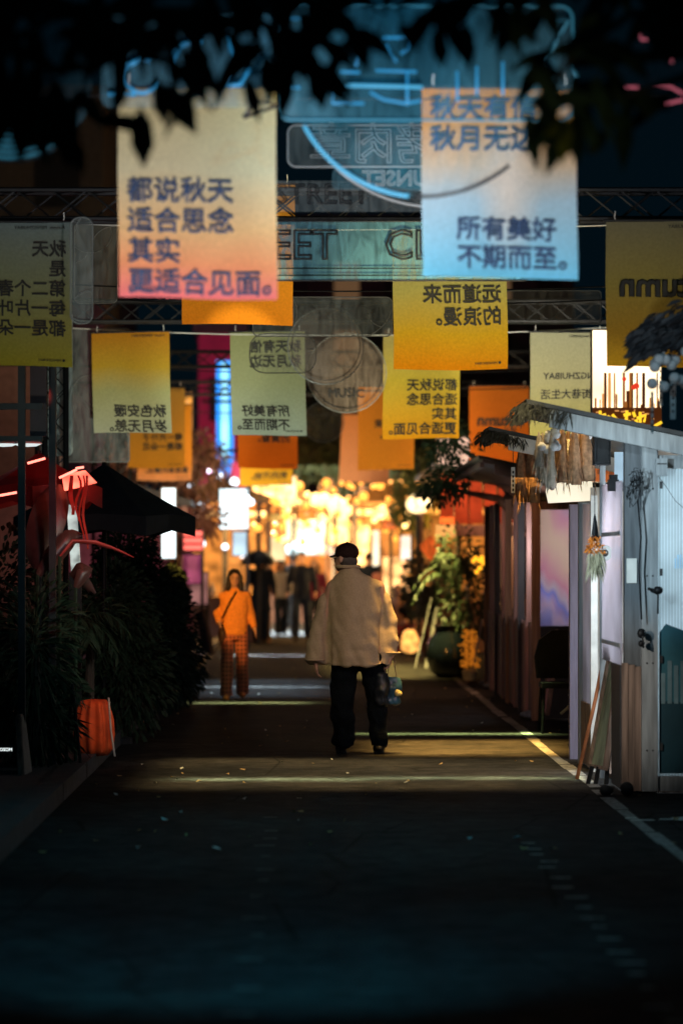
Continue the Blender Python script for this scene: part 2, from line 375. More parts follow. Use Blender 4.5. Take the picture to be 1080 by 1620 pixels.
# ================================================================== GROUND
mb = MB(); mb.add([(-200, -20, -.02), (200, -20, -.02), (200, 400, -.02), (-200, 400, -.02)], [(0, 1, 2, 3)], mat("ground_soil", (.03, .03, .028), .9)); struct('ground', mb)
mb = MB(); nx, ny = 8, 60
mb.add([(-1.62 + i * (9.6) / nx, -5 + j * 3.2, 0) for j in range(ny + 1) for i in range(nx + 1)],
       [(j * (nx + 1) + i, j * (nx + 1) + i + 1, (j + 1) * (nx + 1) + i + 1, (j + 1) * (nx + 1) + i) for j in range(ny) for i in range(nx)], M_ASPH)
struct('road', mb)
mb = MB(); mb.box((-9, -5, -.02), (-1.78, 187, .1), mat("paving", (.07, .07, .068), .8)); struct('pavement', mb)
mb = MB()
for k in range(96):
    mb.box((-1.78, k * 2 - 5, -.02), (-1.62 + random.uniform(-.004, .004), k * 2 - 3.015, .12), mat("kerb_stone", (.055, .055, .055), .75, 0, .35))
struct('kerb', mb)
mb = MB()      # worn white edge line and the faint ticks
y = 8.0
while y < 90:
    l = random.uniform(.35, .95); x = 2.03 + .01 * math.sin(y)
    w = random.uniform(.035, .055)
    mb.add([(x - w, y, .004), (x + w, y, .004), (x + w, y + l, .004), (x - w, y + l, .004)], [(0, 1, 2, 3)], M_LINE); y += l + random.choice((0.0, .02, .05, .22))
M_FAINT = mat('faint_paint', (.07, .07, .068), .8, 0, .6, 22)
for x0, ys, ye in ((1.27, 9.2, 16.5), (-.22, 10, 18)):
    y = ys
    while y < ye:
        w = random.uniform(.02, .06); xx = x0 + random.uniform(-.02, .02)
        mb.add([(xx - w, y, .004), (xx + w, y, .004), (xx + w, y + .05, .004), (xx - w, y + .05, .004)], [(0, 1, 2, 3)], M_FAINT if x0 < 0 else M_LINE); y += random.uniform(.28, .9 if x0 < 0 else .5)
for k in range(13):
    x = random.uniform(2.0, 2.9); yy = 17.6 + random.uniform(-.1, .1); w = random.uniform(.02, .1)
    mb.add([(x - w, yy, .0045 + k * 1e-4), (x + w, yy, .0045 + k * 1e-4), (x + w * .8, yy + .06, .0045 + k * 1e-4), (x - w * .7, yy + .05, .0045 + k * 1e-4)], [(0, 1, 2, 3)], M_WHITE)
struct('road_markings', mb)
mb = MB()      # scraps of paper and fallen leaves
M_SCRAP = mat("pale_scrap", (.5, .5, .46), .8); M_DRY = mat("dry_leaf", (.35, .22, .08), .8)
for k in range(150):
    y = 15.5 + 35 * random.random() ** 1.6; x = random.uniform(-1.5, 2.4); a = random.random() * 6.28; r = random.uniform(.008, .03)
    pts = [(x + r * math.cos(a + t) * random.uniform(.5, 1.2), y + 1.4 * r * math.sin(a + t), .008 + random.random() * .02) for t in (0, 1.3, 2.6, 4.1, 5.2)]
    mb.add(pts, [(0, 1, 2, 3, 4)], random.choice((M_SCRAP, M_DRY, M_DRY)))
tag(mb.build('litter'), 'small paper scraps and dry leaves lying on the dark asphalt', 'litter', None, 'stuff')

# ================================================================== BANNERS
YG, OL, OR, YE, PK = (.62, .62, .3), (.42, .42, .16), (.8, .27, .02), (.85, .52, .03), (1.0, .3, .22)
CR = (.62, .62, .42)
def banner(x0, x1, py0, py1, Y, stops, lines, label, tiltz=0, ink=None, header='Autumn  MENGZHUIBAY', mirror=True, blob=None, sway=.02, ripple=1.0, cover=''):
    """x0,x1,py0,py1: where its cloth hangs (photograph pixels at distance Y); lines: (text, x_frac, y_frac, size_frac)"""
    a = P(x0, py0, Y); b = P(x1, py1, Y); w = b.x - a.x; h = a.z - b.z
    t = thing('hanging_banner', label, 'banner', ((a.x + b.x) / 2, Y, a.z), 'printed autumn banners hung over the street', 0)
    t.rotation_euler = (0, R(tiltz), 0)
    ph = random.random() * 6; seed = Vector((random.random() * 9, random.random() * 9, 0))
    def warp(x, z, off):
        u = (x / w); v = -z / h
        wr = .006 * noise.noise(Vector((u * 9, v * 2.2, 3)) + seed) + .004 * noise.noise(Vector((u * 5 + v * 6, v * 5, 7)) + seed)
        d = sway * ripple * (1.2 * math.sin(u * 5 + ph) * (0.3 + v) + 2.2 * noise.noise(Vector((u * 2, v * 2, 0)) + seed) * v)
        return Vector((x + .006 * math.sin(v * 5 + ph) * v, d + wr * (.4 + v) - off, z + .010 * v * math.sin(u * 4 + ph)))
    mbx = MB(); nu, nv = 28, 36
    mt = banner_mat('banner_print', stops, h, blob)
    vs = [warp(-w / 2 + w * i / nu, -h * j / nv, 0) for j in range(nv + 1) for i in range(nu + 1)]
    vsb = [v + Vector((0, .002, 0)) for v in vs]
    fs = [(j * (nu + 1) + i, (j + 1) * (nu + 1) + i, (j + 1) * (nu + 1) + i + 1, j * (nu + 1) + i + 1) for j in range(nv) for i in range(nu)]
    mbx.add(vs, fs, mt)
    ik = ink or M_INK
    rows = list(lines)
    if header: rows.append((header, .06, .035, .042))
    if lines and header: rows.append(('■ MENGZHUIBAY', .06, .955, .03))
    for body, fx, fy, fs_ in rows:
        size = fs_ * w * .95; tv, tf = text_verts(body, size, mirror, .04 if body == 'autumn' else .02 if fs_ > .08 else .012, 'LEFT', 0, 1.0, 1.14)
        x_start = (-w / 2 + fx * w) if not mirror else (w / 2 - fx * w)
        out = []
        for v in tv:
            x = x_start + v.x; z = -h * fy + v.y - size * .4
            out.append(warp(x, z, .014 + v.z * .5))
        mbx.add(out, tf, ik)
    o = mbx.build('cloth', t, True)
    r_ = MB(); r_.tube([(-w / 2 - .02, 0, .004), (0, 0, .006), (w / 2 + .02, 0, .004)], .009, M_BLACK, 6); r_.build('rod', t)
    for sx_ in (-1, 1):
        r_ = MB(); r_.tube([(sx_ * w * .42, .004, 0), (sx_ * w * .43, .002, .03), (sx_ * w * .425, 0, .07)], .004, M_WHITE, 5); r_.build('tie_cord', t)
    return t

banner(187, 437, 139, 472, 14.4, [(0, (.62, .42, .12)), (.1, (.72, .66, .36)), (.4, (.74, .72, .46)), (.68, (.95, .64, .3)), (.85, (1, .42, .2)), (1, (1, .25, .26))],
       [('都说秋天\n适合思念\n其实\n更适合见面。', .055, .485, .178)], 'large blurred cream banner fading to pink, left of the two biggest', ink=M_INKB, mirror=False, ripple=.5)
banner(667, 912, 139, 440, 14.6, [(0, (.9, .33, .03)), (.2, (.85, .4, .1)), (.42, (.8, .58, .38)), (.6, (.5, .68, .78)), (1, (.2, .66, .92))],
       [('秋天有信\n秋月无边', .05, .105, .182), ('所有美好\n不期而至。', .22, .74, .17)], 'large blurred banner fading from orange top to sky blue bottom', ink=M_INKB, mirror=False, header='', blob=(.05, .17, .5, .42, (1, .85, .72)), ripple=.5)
banner(620, 800, 362, 584, 20.2, [(0, (.5, .48, .24)), (.45, (.6, .56, .16)), (.75, (.8, .5, .03)), (1, (.92, .34, .01))],
       [('远道而来\n的浪漫。', .05, .46, .182)], 'yellow banner with mirrored words hanging just below the orange and blue banner', tiltz=-.6)
banner(-72, 115, 352, 580, 19.6, [(0, (.28, .36, .36)), (.5, (.4, .42, .2)), (1, (.6, .5, .05))],
       [('秋天\n是\n第二个春天\n每一片叶子\n都是一朵花', .05, .18, .155)], 'dim grey to olive banner with five mirrored lines at the left edge', tiltz=0)
banner(958, 1150, 350, 581, 19.4, [(0, (.32, .3, .18)), (.45, (.5, .4, .1)), (1, (.85, .42, .02))],
       [('autumn', .06, .42, .29), ('天天', .12, .55, .12)], 'dim ochre banner with thick mirrored autumn lettering at the right edge')
banner(292, 467, 290, 514, 20.6, [(0, (.6, .3, .05)), (.5, (.8, .36, .03)), (1, (.85, .3, .02))],
       [], 'plain orange banner showing below the cream and pink one', tiltz=1.0)
banner(145, 268, 526, 685, 28.9, [(0, (.8, .34, .03)), (.35, (.75, .48, .05)), (.6, (.55, .56, .25)), (1, (.55, .6, .42))],
       [('秋色安暖\n岁月无恙。', .06, .78, .178)], 'banner fading from orange top to pale green bottom beside the lattice tower', tiltz=-1.2)
banner(364, 482, 525, 689, 29.2, [(0, (.45, .48, .22)), (.5, (.5, .55, .3)), (1, (.52, .62, .5))],
       [('秋天有信\n秋月无边', .05, .14, .182), ('所有美好\n不期而至。', .22, .76, .17)], 'pale green banner with mirrored words beside the blue neon strip', tiltz=-.8)
banner(606, 727, 530, 694, 30.0, [(0, (.6, .52, .2)), (.45, (.75, .6, .08)), (1, (.9, .42, .02))],
       [('都说秋天\n适合思念\n其实\n更适合见面。', .03, .48, .175)], 'yellow banner with four mirrored lines overlapped by the one above it', tiltz=.2)
banner(838, 957, 526, 688, 29.0, [(0, (.58, .58, .38)), (.5, (.64, .6, .32)), (1, (.7, .62, .18))],
       [('MENGZHUIBAY', .0, .42, .125), ('小街巷大生活', .04, .6, .145)], 'pale olive banner with mirrored MENGZHUIBAY letters above the thatched kiosk roof')
banner(742, 836, 611, 741, 38.4, [(0, (.75, .22, .03)), (1, (.85, .2, .02))],
       [('autumn', .1, .40, .27), ('天天', .2, .54, .13)], 'deep orange banner with thick mirrored autumn lettering')
banner(376, 470, 613, 741, 38.6, [(0, (.6, .2, .04)), (1, (.8, .2, .015))],
       [('的黄昏。', .12, .62, .17)], 'red orange banner under the pale green one')
banner(380, 463, 656, 768, 45.0, [(0, (.9, .42, .03)), (1, (.95, .5, .04))],
       [('新的开始。', .1, .86, .165)], 'amber banner edge below the red orange one')
banner(566, 655, 613, 743, 38.6, [(0, (.8, .3, .04)), (1, (.88, .34, .04))],
       [('远道而来\n的浪漫。', .05, .44, .175)], 'orange banner half hidden behind the yellow four line one')
banner(541, 620, 655, 763, 45.0, [(0, (.85, .3, .1)), (1, (.9, .38, .2))], [], 'peach banner whose edge shows left of the orange one', tiltz=3)
banner(203, 292, 612, 740, 38.6, [(0, (.6, .36, .08)), (1, (.8, .36, .04))],
       [('每一片叶子\n都是一朵花', .04, .62, .15)], 'amber brown banner with mirrored words under the pale green left one')
banner(217, 303, 640, 760, 44.6, [(0, (.9, .35, .03)), (.75, (.95, .34, .04)), (1, (.9, .38, .16))],
       [('最简单的魔法。', .06, .86, .13)], 'bright orange banner peeking out beside the amber brown one')

# ================================================================== TRUSSES, CABLES, TOWERS
def truss(mb, a, b, w, step, r=.018, rb=.008, material=M_BLACK):
    a = Vector(a); b = Vector(b); t = (b - a); L_ = t.length; t.normalize()
    u = Vector((0, 1, 0)) if abs(t.y) < .5 else Vector((1, 0, 0)); v = t.cross(u).normalized()
    cs = [u * i * w / 2 + v * j * w / 2 for i, j in ((-1, -1), (1, -1), (1, 1), (-1, 1))]
    for c in cs: mb.tube([a + c, b + c], r, material, 6)
    n = max(2, int(L_ / step))
    for k in range(n):
        p = a + t * (L_ * k / n); q = a + t * (L_ * (k + 1) / n)
        for i in range(4):
            c0, c1 = cs[i], cs[(i + 1) % 4]
            mb.tube([p + c0, q + c1], rb, material, 4); 
            if k % 2 == 0: mb.tube([p + c1, q + c0], rb, material, 4)
def gantry(Y, z, xl, xr, label, w=.2):
    t = thing('lattice_gantry', label, 'gantry', (0, Y, 0), 'black lattice gantries that carry the signs')
    m1 = MB(); truss(m1, (xl, 0, z), (xr, 0, z), w, .24); m1.build('crossbeam', t)
    for x in (xl, xr):
        m2 = MB(); truss(m2, (x, 0, 0), (x, 0, z + w / 2), w, .24); m2.build('column', t)
gantry(19.85, 4.08, -2.75, 3.4, 'black lattice gantry crossing above the EET sign')
gantry(28.75, 4.12, -2.62, 3.4, 'black lattice gantry whose column stands beside the orange and green banner')
gantry(38.0, 4.3, -2.75, 3.2, 'thin lattice gantry in front of the magenta wall')
gantry(44.4, 4.3, -2.85, 3.2, 'farthest lattice gantry above the amber banners')
def cable(pts, label, r=.006, m_=M_BLACK):
    m1 = MB(); P_ = []
    for i in range(len(pts) - 1):
        a, b = Vector(pts[i]), Vector(pts[i + 1])
        for k in range(10):
            u = k / 10; q = a.lerp(b, u); q.z -= .03 * (b - a).length * 4 * u * (1 - u) * .5; P_.append(q)
    P_.append(Vector(pts[-1])); m1.tube(P_, r, m_, 5); return tag(m1.build('cable', None, True), label, 'cable')
cable([(-2.7, 14.4, P(0, 139, 14.4).z + .03), (3.2, 14.6, P(0, 139, 14.6).z + .03)], 'taut wire carrying the two biggest banners', .004)
cable([(-2.6, 20.2, P(0, 352, 20.2).z + .04), (3.2, 20.2, P(0, 352, 20.2).z + .03)], 'pale wire above the ochre banner at the right', .005, M_WHITE)
cable([(-2.6, 29.1, P(0, 522, 29.1).z + .03), (3.2, 29.1, P(0, 525, 29.1).z + .05)], 'wire carrying the pale green banners', .006, M_WHITE)
cable([(-2.7, 38.5, P(0, 611, 38.5).z + .03), (3.2, 38.5, P(0, 611, 38.5).z + .03)], 'wire carrying the red orange banners', .008)
cable([(-2.7, 44.9, P(0, 650, 44.9).z + .03), (3.2, 44.9, P(0, 650, 44.9).z + .03)], 'wire carrying the amber banners', .008)
for i, (py, Y) in enumerate(((575, 33), (603, 34), (440, 24), (462, 24.6))):
    cable([(-3, Y, P(0, py, Y).z), (3.4, Y, P(0, py + 6, Y).z)], ['black cable crossing below the pale green banner top', 'black cable crossing in front of the magenta wall', 'black cable crossing behind the big blue banner', 'black cable sagging under the orange banner'][i], .007)

# ================================================================== CLEAR SIGNS WITH TUBE LETTERS
NEON = glow('blue_neon', (.04, .42, .85), .42); NEONW = glow('pale_neon', (.1, .52, .85), .62)
DIMN = glow('dim_blue_neon', (.1, .55, .8), .16); PINKN = glow('pink_neon', (1, .22, .32), .42)
GREYT = mat('unlit_tube', (.2, .22, .22), .3, 0, .1); PALET = mat('pale_tube', (.5, .53, .53), .4, 0, .1); BLKT = mat('black_tube', (.02, .022, .025), .4)
ACR1 = acrylic_mat('clear_acrylic_blue', (.2, .48, .6), .1); ACR2 = acrylic_mat('clear_acrylic_dusty', (.5, .6, .6), .09); ACR3 = acrylic_mat('clear_acrylic_dense', (.4, .48, .48), .12)
def rrect(x0, z0, x1, z1, r, n=5):
    out = []
    for cx, cz, a0 in ((x1 - r, z1 - r, 0), (x0 + r, z1 - r, 90), (x0 + r, z0 + r, 180), (x1 - r, z0 + r, 270)):
        for k in range(n + 1):
            a = R(a0 + 90 * k / n); out.append((cx + r * math.cos(a), cz + r * math.sin(a)))
    return out
def sheet(t, poly, material, edge=None, er=.008, th=.006, name='acrylic_sheet'):
    m1 = MB(); m1.prism(poly, 0, th, material); m1.build(name, t)
    if edge:
        m2 = MB(); m2.tube([(x, -.004, z) for x, z in poly + poly[:1]], er, edge, 6, False); m2.build('rim', t, True)
def strokes(t, Y, lines, material, r, name='tube_letters', dy=-.02):
    m1 = MB()
    for ln in lines:
        m1.tube([(P(x, y_, Y).x - t.location.x, dy, P(x, y_, Y).z - t.location.z) for x, y_ in ln], r, material, 6)
    return m1.build(name, t, True)
def loc(px, py, Y, t): q = P(px, py, Y); return (q.x - t.location.x, q.z - t.location.z)
def arc(cx, cy, r, a0, a1, n=24): return [(cx + r * math.cos(R(a0 + (a1 - a0) * k / n)), cy + r * math.sin(R(a0 + (a1 - a0) * k / n))) for k in range(n + 1)]
# nearest neon sign: blue strokes and a big ring
Yn = 13.7; q = P(660, 200, Yn)
t = thing('neon_sign', 'blue neon sign with large ring and blurred strokes above the two biggest banners', 'neon sign', (q.x, Yn, q.z))
a = loc(440, 190, Yn, t); b = loc(905, 10, Yn, t); sheet(t, rrect(a[0], a[1], b[0], b[1], .06), ACR1, DIMN, .006)
strokes(t, Yn, [[(551, 55), (566, 56), (567, 74), (563, 104)], [(606, 59), (659, 59)], [(647, 62), (644, 78), (634, 84)], [(612, 68), (627, 98)], [(538, 113), (569, 114)],
                [(594, 111), (659, 113)], [(644, 113), (644, 166)], [(585, 145), (606, 157), (641, 163), (665, 159)], [(517, 136), (526, 133), (526, 163), (576, 163)],
                [(723, 112), (723, 160)], [(754, 104), (754, 150)], [(795, 97), (795, 150)], [(440, 28), (500, 30), (505, 52)], [(446, 138), (475, 138)]], NEON, .0075)
c0 = loc(668, 100, Yn, t); rr_ = S(212, Yn); sheet(t, [(c0[0] + rr_ * math.cos(k * .1047), c0[1] + rr_ * math.sin(k * .1047)) for k in range(60)], acrylic_mat('ring_acrylic', (.05, .4, .55), .045), None, name='ring_sheet')
t.children[-1].location.y = .03
strokes(t, Yn, [[(547, 136), (668, 139)]], NEONW, .009, 'bright_tube')
strokes(t, Yn, [arc(668, 100, 212, 152, 96, 20)], NEONW, .0095, 'ring_tube')
strokes(t, Yn, [arc(668, 100, 212, 94, 50, 16), [(385, 187), (440, 168), (404, 160), (385, 187)]], BLKT, .009, 'unlit_ring_tube')
strokes(t, Yn, [[(862, 34), (898, 34), (862, 96)], [(860, 100), (872, 120)], [(900, 100), (912, 122)], [(852, 106), (870, 135), (885, 166)]], DIMN, .008, 'dim_tube')
# pink one at the upper right
Yp = 13.2; q = P(1000, 100, Yp)
t = thing('neon_sign', 'pink neon sign with thin broken strokes in the dark upper right', 'neon sign', (q.x, Yp, q.z))
a = loc(915, 175, Yp, t); b = loc(1140, 5, Yp, t); sheet(t, rrect(a[0], a[1], b[0], b[1], .05), acrylic_mat('dark_acrylic', (.1, .12, .14), .05))
strokes(t, Yp, [[(924, 39), (927, 73)], [(1048, 13), (1056, 40), (1064, 67), (1061, 101)], [(1036, 54), (1064, 67)], [(1033, 70), (1059, 75)], [(1002, 157), (1020, 164), (1044, 167), (1080, 159)],
                [(985, 139), (1008, 139)], [(1026, 139), (1060, 139), (1080, 150)], [(1008, 50), (1014, 64), (1022, 64)]], PINKN, .0065)
# blue rings upper left
Yl = 13.4; q = P(30, 160, Yl)
t = thing('neon_sign', 'round blue neon sign with parallel rings at the upper left edge', 'neon sign', (q.x, Yl, q.z))
c0 = loc(18, 130, Yl, t); rr_ = S(128, Yl)
sheet(t, [(c0[0] + rr_ * math.cos(k * .2094), c0[1] + rr_ * math.sin(k * .2094)) for k in range(30)], acrylic_mat('deep_acrylic', (.1, .3, .42), .12))
strokes(t, Yl, [arc(18, 130, r_, 30, 150, 20) for r_ in (76, 85, 94, 103, 112, 121)], DIMN, .008)
Yl = 13.9; q = P(250, 110, Yl)
t = thing('neon_sign', 'blue curled neon sign glimpsed between the dark hanging leaves', 'neon sign', (q.x, Yl, q.z))
a = loc(160, 170, Yl, t); b = loc(430, 20, Yl, t); sheet(t, rrect(a[0], a[1], b[0], b[1], .05), acrylic_mat('deep_acrylic', (.1, .3, .42), .12))
strokes(t, Yl, [arc(225, 122, 26, 20, 300, 14), arc(300, 100, 30, 130, 290, 12), arc(312, 100, 34, 130, 290, 12), arc(205, 85, 18, 0, 200, 10), [(172, 150), (215, 150)],
                [(360, 60), (372, 110), (360, 135)], [(395, 110), (380, 135), (352, 138)]], NEON, .009)
# second rounded panel with mirrored characters
Ys = 17.2; q = P(600, 230, Ys)
t = thing('acrylic_sign', 'dusty clear sign with pale mirrored outline characters between the two biggest banners', 'sign', (q.x, Ys, q.z))
a = loc(455, 264, Ys, t); b = loc(800, 198, Ys, t); sheet(t, rrect(a[0], a[1] - .0, b[0], b[1], .05), ACR2, PALET, .008)
a2 = loc(525, 300, Ys, t); sheet(t, rrect(a2[0], a2[1], b[0], a[1] - .012, .03), ACR1, None, name='lower_sheet')
tv, tf = text_verts('烤肉章', S(68, Ys), True, 0, 'LEFT', .004)
m1 = MB(); xr = loc(692, 258, Ys, t); m1.add([(v.x + xr[0], -.02 + v.z, v.y + xr[1] + .02) for v in tv], tf, PALET)
tv, tf = text_verts('SUNSET', S(34, Ys), True, 0, 'LEFT', .004); m1.add([(v.x + xr[0], -.02 + v.z, v.y + loc(0, 294, Ys, t)[1]) for v in tv], tf, PALET)
m1.build('tube_letters', t, True)
strokes(t, Ys, [arc(690, 90, 238, 132, 70, 22)], PALET, .012, 'ring_tube')
# EET panel
Ye = 19.4; q = P(600, 395, Ye)
t = thing('acrylic_sign', 'clear acrylic sign with black outlined EET letters under the blue neon ring', 'sign', (q.x, Ye, q.z))
a = loc(380, 444, Ye, t); b = loc(835, 350, Ye, t); sheet(t, rrect(a[0], a[1], b[0], b[1], .03), acrylic_mat('clear_acrylic_cloudy', (.2, .5, .6), .34), BLKT, .006)
tv, tf = text_verts('STREET    CLUB', S(66, Ye), False, 0, 'LEFT', .007, 1.0)
m1 = MB(); wE = max(v.x for v in tv)
m1.add([(v.x + loc(318, 0, Ye, t)[0], -.02 + v.z, v.y + loc(0, 410, Ye, t)[1]) for v in tv], tf, BLKT); m1.build('tube_letters', t, True)
strokes(t, Ye, [[(440, 425), (835, 425)], [(440, 436), (835, 436)]], BLKT, .004, 'wire')
# small lettered strip above
t = thing('acrylic_sign', 'narrow clear sign strip with faint outlined letters just above the EET sign', 'sign', (P(560, 315, 18.2).x, 18.2, P(560, 315, 18.2).z))
a = loc(430, 335, 18.2, t); b = loc(690, 286, 18.2, t); sheet(t, rrect(a[0], a[1], b[0], b[1], .02), ACR2)
tv, tf = text_verts('STREET', S(44, 18.2), False, 0, 'LEFT', .004, 1.05); m1 = MB(); m1.add([(v.x + a[0] + .02, -.02 + v.z, v.y + a[1] + .05) for v in tv], tf, BLKT); m1.build('tube_letters', t, True)
# MUSIC discs
Ym = 29.6
for (cx, cy, r_, yy, word, lab) in ((548, 590, 63, 29.6, 'MUSIC', 'round clear disc sign lettered MUSIC'), (515, 548, 60, 28.2, '', 'larger blurred clear disc overlapping the MUSIC disc'), (512, 668, 32, 36.5, '', 'small clear disc hanging below the MUSIC disc')):
    t = thing('disc_sign', lab, 'sign', P(cx, cy, yy)); rr_ = S(r_, yy)
    sheet(t, [(rr_ * math.cos(k * .1745), rr_ * math.sin(k * .1745)) for k in range(36)], acrylic_mat('clear_acrylic_warm', (.5, .4, .33), .09), GREYT, .005)
    m1 = MB(); r2 = rr_ * .9; m1.tube([(r2 * math.cos(k * .1745), -.02, r2 * math.sin(k * .1745)) for k in range(37)], .004, BLKT, 5)
    if word:
        tv, tf = text_verts(word, S(20, yy), False, .01, 'CENTER'); m1.add([(v.x, -.02 + v.z, v.y - rr_ * .62) for v in tv], tf, BLKT)
    m1.build('tube_letters', t, True)
# wide rounded dusty sheets
for (x0, y0, x1, y1, yy, r_, mm_, lab) in ((112, 344, 147, 512, 18.9, .06, ACR2, 'tall clear rounded sheet beside the dim five line banner'),
        (106, 520, 205, 731, 29.4, .03, ACR3, 'large dusty clear panel behind the orange and green banner'),
        (400, 470, 620, 532, 24.5, .05, ACR2, 'low clear sheet with curved scratches below the EET sign'),
        (118, 352, 186, 480, 24.0, .05, ACR2, 'dim clear sheet left of the cream and pink banner'),
        (395, 528, 500, 590, 26.5, .14, ACR2, 'oval clear sheet overlapping the top of the pale green banner'),
        (720, 460, 950, 512, 25.5, .03, acrylic_mat('dark_dusty_acrylic', (.3, .3, .27), .12), 'dark crumpled clear sheet above the pale olive banner')):
    t = thing('acrylic_sign', lab, 'sign', P((x0 + x1) / 2, (y0 + y1) / 2, yy))
    a = loc(x0, y1, yy, t); b = loc(x1, y0, yy, t); sheet(t, rrect(a[0], a[1], b[0], b[1], r_), mm_, GREYT if mm_ is not ACR1 else None, .005)
    m1 = MB()
    for k in range(5):
        cx = random.uniform(a[0], b[0]); cz = random.uniform(a[1], b[1]); rr_ = random.uniform(.1, .35); a0 = random.random() * 6
        pts = [(cx + rr_ * math.cos(a0 + k2 * .12), -.012, cz + rr_ * math.sin(a0 + k2 * .12)) for k2 in range(12)]
        pts = [p for p in pts if a[0] < p[0] < b[0] and a[1] < p[2] < b[1]]
        if len(pts) > 2: m1.tube(pts, .004, GREYT, 5)
    if m1.v: m1.build('bent_tube', t, True)
# ================================================================== RIGHT: KIOSKS
PANELW = panel_mat("ribbed_sheet", (.7, .8, .84)); PANELP = panel_mat("ribbed_sheet_pink", (.78, .74, .8))
M_THATCH = mat("dry_thatch", (.055, .055, .045), .9, 0, .5, 30, .5)
M_STRAW = mat("straw_fringe", (.42, .24, .13), .85, 0, .4, 30, .4)
M_POM = mat("white_wool", (.75, .75, .74), .9, 0, .1, 40, .5)
M_ROOF = mat("tarred_roof", (.035, .04, .045), .6)
M_TEAL = mat("poster_teal", (.03, .13, .17), .5, 0, .3, 3, 0)
M_NAVY = mat("poster_navy", (.012, .05, .07), .5, 0, .3, 3, 0)
M_PALEB = mat("poster_blue", (.35, .6, .8), .5, 0, .2, 6, 0)
GREEN_B = mat("worn_green_board", (.2, .24, .17), .7, 0, .55, 4, .3, stretch=(3, 3, .8))
XW, XO = 2.18, 1.5        # street-side wall plane and roof eave
def zroof(x): return 2.66 - (x - XO) * .21
def shed_roof(t, y0, y1, x1, fascia_mat, thatch=True, th=.11, XO=1.5, oy=1.15):
    m1 = MB(); z0, z1 = zroof(XO), zroof(x1); ye = min(y1, y0 + oy); xi = XO + .55; zi = zroof(xi)
    m1.prism([(XO, z0 + .02), (x1, z1 + .02), (x1, z1 + .05), (XO, z0 + .05)], y0 - .04, ye, M_ROOF)
    m1.prism([(XO + .05, z0 - .02), (x1, z1 - .02), (x1, z1 + .017), (XO + .05, z0 + .017)], y0 + .05, ye - .02, M_DARK)
    if y1 - ye > .1: m1.prism([(xi, zi - .01), (x1, z1 - .01), (x1, z1 + .05), (xi, zi + .05)], ye + .002, y1, M_ROOF)
    roof = m1.build('roof', t)
    m1 = MB(); m1.prism([(XO + .16, z0 - th - .03), (x1, z1 - th), (x1, z1 + .015), (XO + .16, z0 - .018)], y0 - .02, y0 + .045, fascia_mat); m1.build('fascia', roof)
    m1 = MB(); m1.box((XO + .02, y0 + .06, z0 - .07), (XO + .06, ye - .04, z0 - .025), M_DARK); m1.build('eave_board', roof)
    if thatch:
        m1 = MB()
        for k in range(280):
            y = random.uniform(y0 - .06, y0 + 1.2) if k % 2 else y0 - random.random() * .06; x = XO + random.uniform(-.02, .3)
            if k % 2: x = XO + random.uniform(-.03, .03)
            m1.leaf((x, y, zroof(x) + random.uniform(-.03, .04)), (random.uniform(-.7, .3), random.uniform(-.4, .1), random.uniform(-.9, -.1)), random.uniform(.04, .11), .010, M_THATCH, .2)
        m1.build('thatch', roof)
    return roof
def post(t, x, y, w, z1, m_, z0=0, d=None, name='post'):
    m1 = MB(); m1.box((x - w / 2, y - (d or w) / 2, z0), (x + w / 2, y + (d or w) / 2, z1), m_); return m1.build(name, t)
# ---- kiosk A
t = thing('market_kiosk', 'nearest grey timber kiosk with ribbed glowing window and blue poster', 'kiosk', (0, 0, 0), 'wooden market kiosks along the street')
Y0, Y1 = 19.6, 23.1
shed_roof(t, Y0 - .12, Y1, 5.2, M_GREY)
m1 = MB(); m1.box((2.30, Y0 - .055, .02), (2.41, Y0 + .055, zroof(2.36) - .09), M_GREY); m1.build('post', t)
post(t, 2.245, Y0 + .06, .11, 2.45, mat('slate_post', (.1, .115, .13), .6, 0, .3, 5, .2, stretch=(6, 6, .6))); post(t, XW, 21.0, .04, 2.42, M_GREY); post(t, XW, 21.62, .05, 2.1, M_WHITE, .0)
post(t, XW, 22.5, .07, 2.06, M_GREY); post(t, XW, 23.05, .11, 2.06, mat("mauve_post", (.3, .26, .36), .6, 0, .2, 5, .2, stretch=(6, 6, .6)))
m1 = MB()
for k in range(3): m1.box((2.165 + k * .045, Y0 - .035 - .004 * (k % 2), .02), (2.207 + k * .045, Y0 - .012, .9 - .012 * k), M_WOOD)
m1.build('plank_panel', t)
m1 = MB()      # window frame & sheet on the front face
m1.box((2.412, Y0 - .03, .02), (3.9, Y0 + .03, .12), M_GREY); m1.box((2.412, Y0 - .03, 2.24), (3.9, Y0 + .03, 2.33), M_GREY)
m1.box((3.82, Y0 - .032, .122), (3.9, Y0 + .032, 2.238), M_GREY); wf = m1.build('window_frame', t)
m1 = MB(); m1.box((2.413, Y0 - .006, .121), (3.818, Y0 + .006, 2.239), PANELW); w = m1.build('window_sheet', t)
m1 = MB(); yf = Y0 - .012      # poster on the sheet: mountain silhouette with small skyline
m1.prism([(2.425, .14), (3.81, .14), (3.81, 1.12), (3.5, 1.1), (3.2, 1.2), (2.95, .98), (2.8, .97), (2.72, 1.06), (2.6, 1.12), (2.47, 1.17), (2.425, 1.11)], yf - .002, yf, M_TEAL)
m1.prism([(2.425, .14), (3.81, .14), (3.81, .72), (3.0, .7), (2.7, .62), (2.425, .64)], yf - .005, yf - .003, M_NAVY)
for k in range(9):
    x = 2.435 + k * .045; m1.box((x, yf - .0075, .62), (x + .03, yf - .006, random.uniform(.72, .92)), mat("poster_grey", (.12, .2, .23), .5))
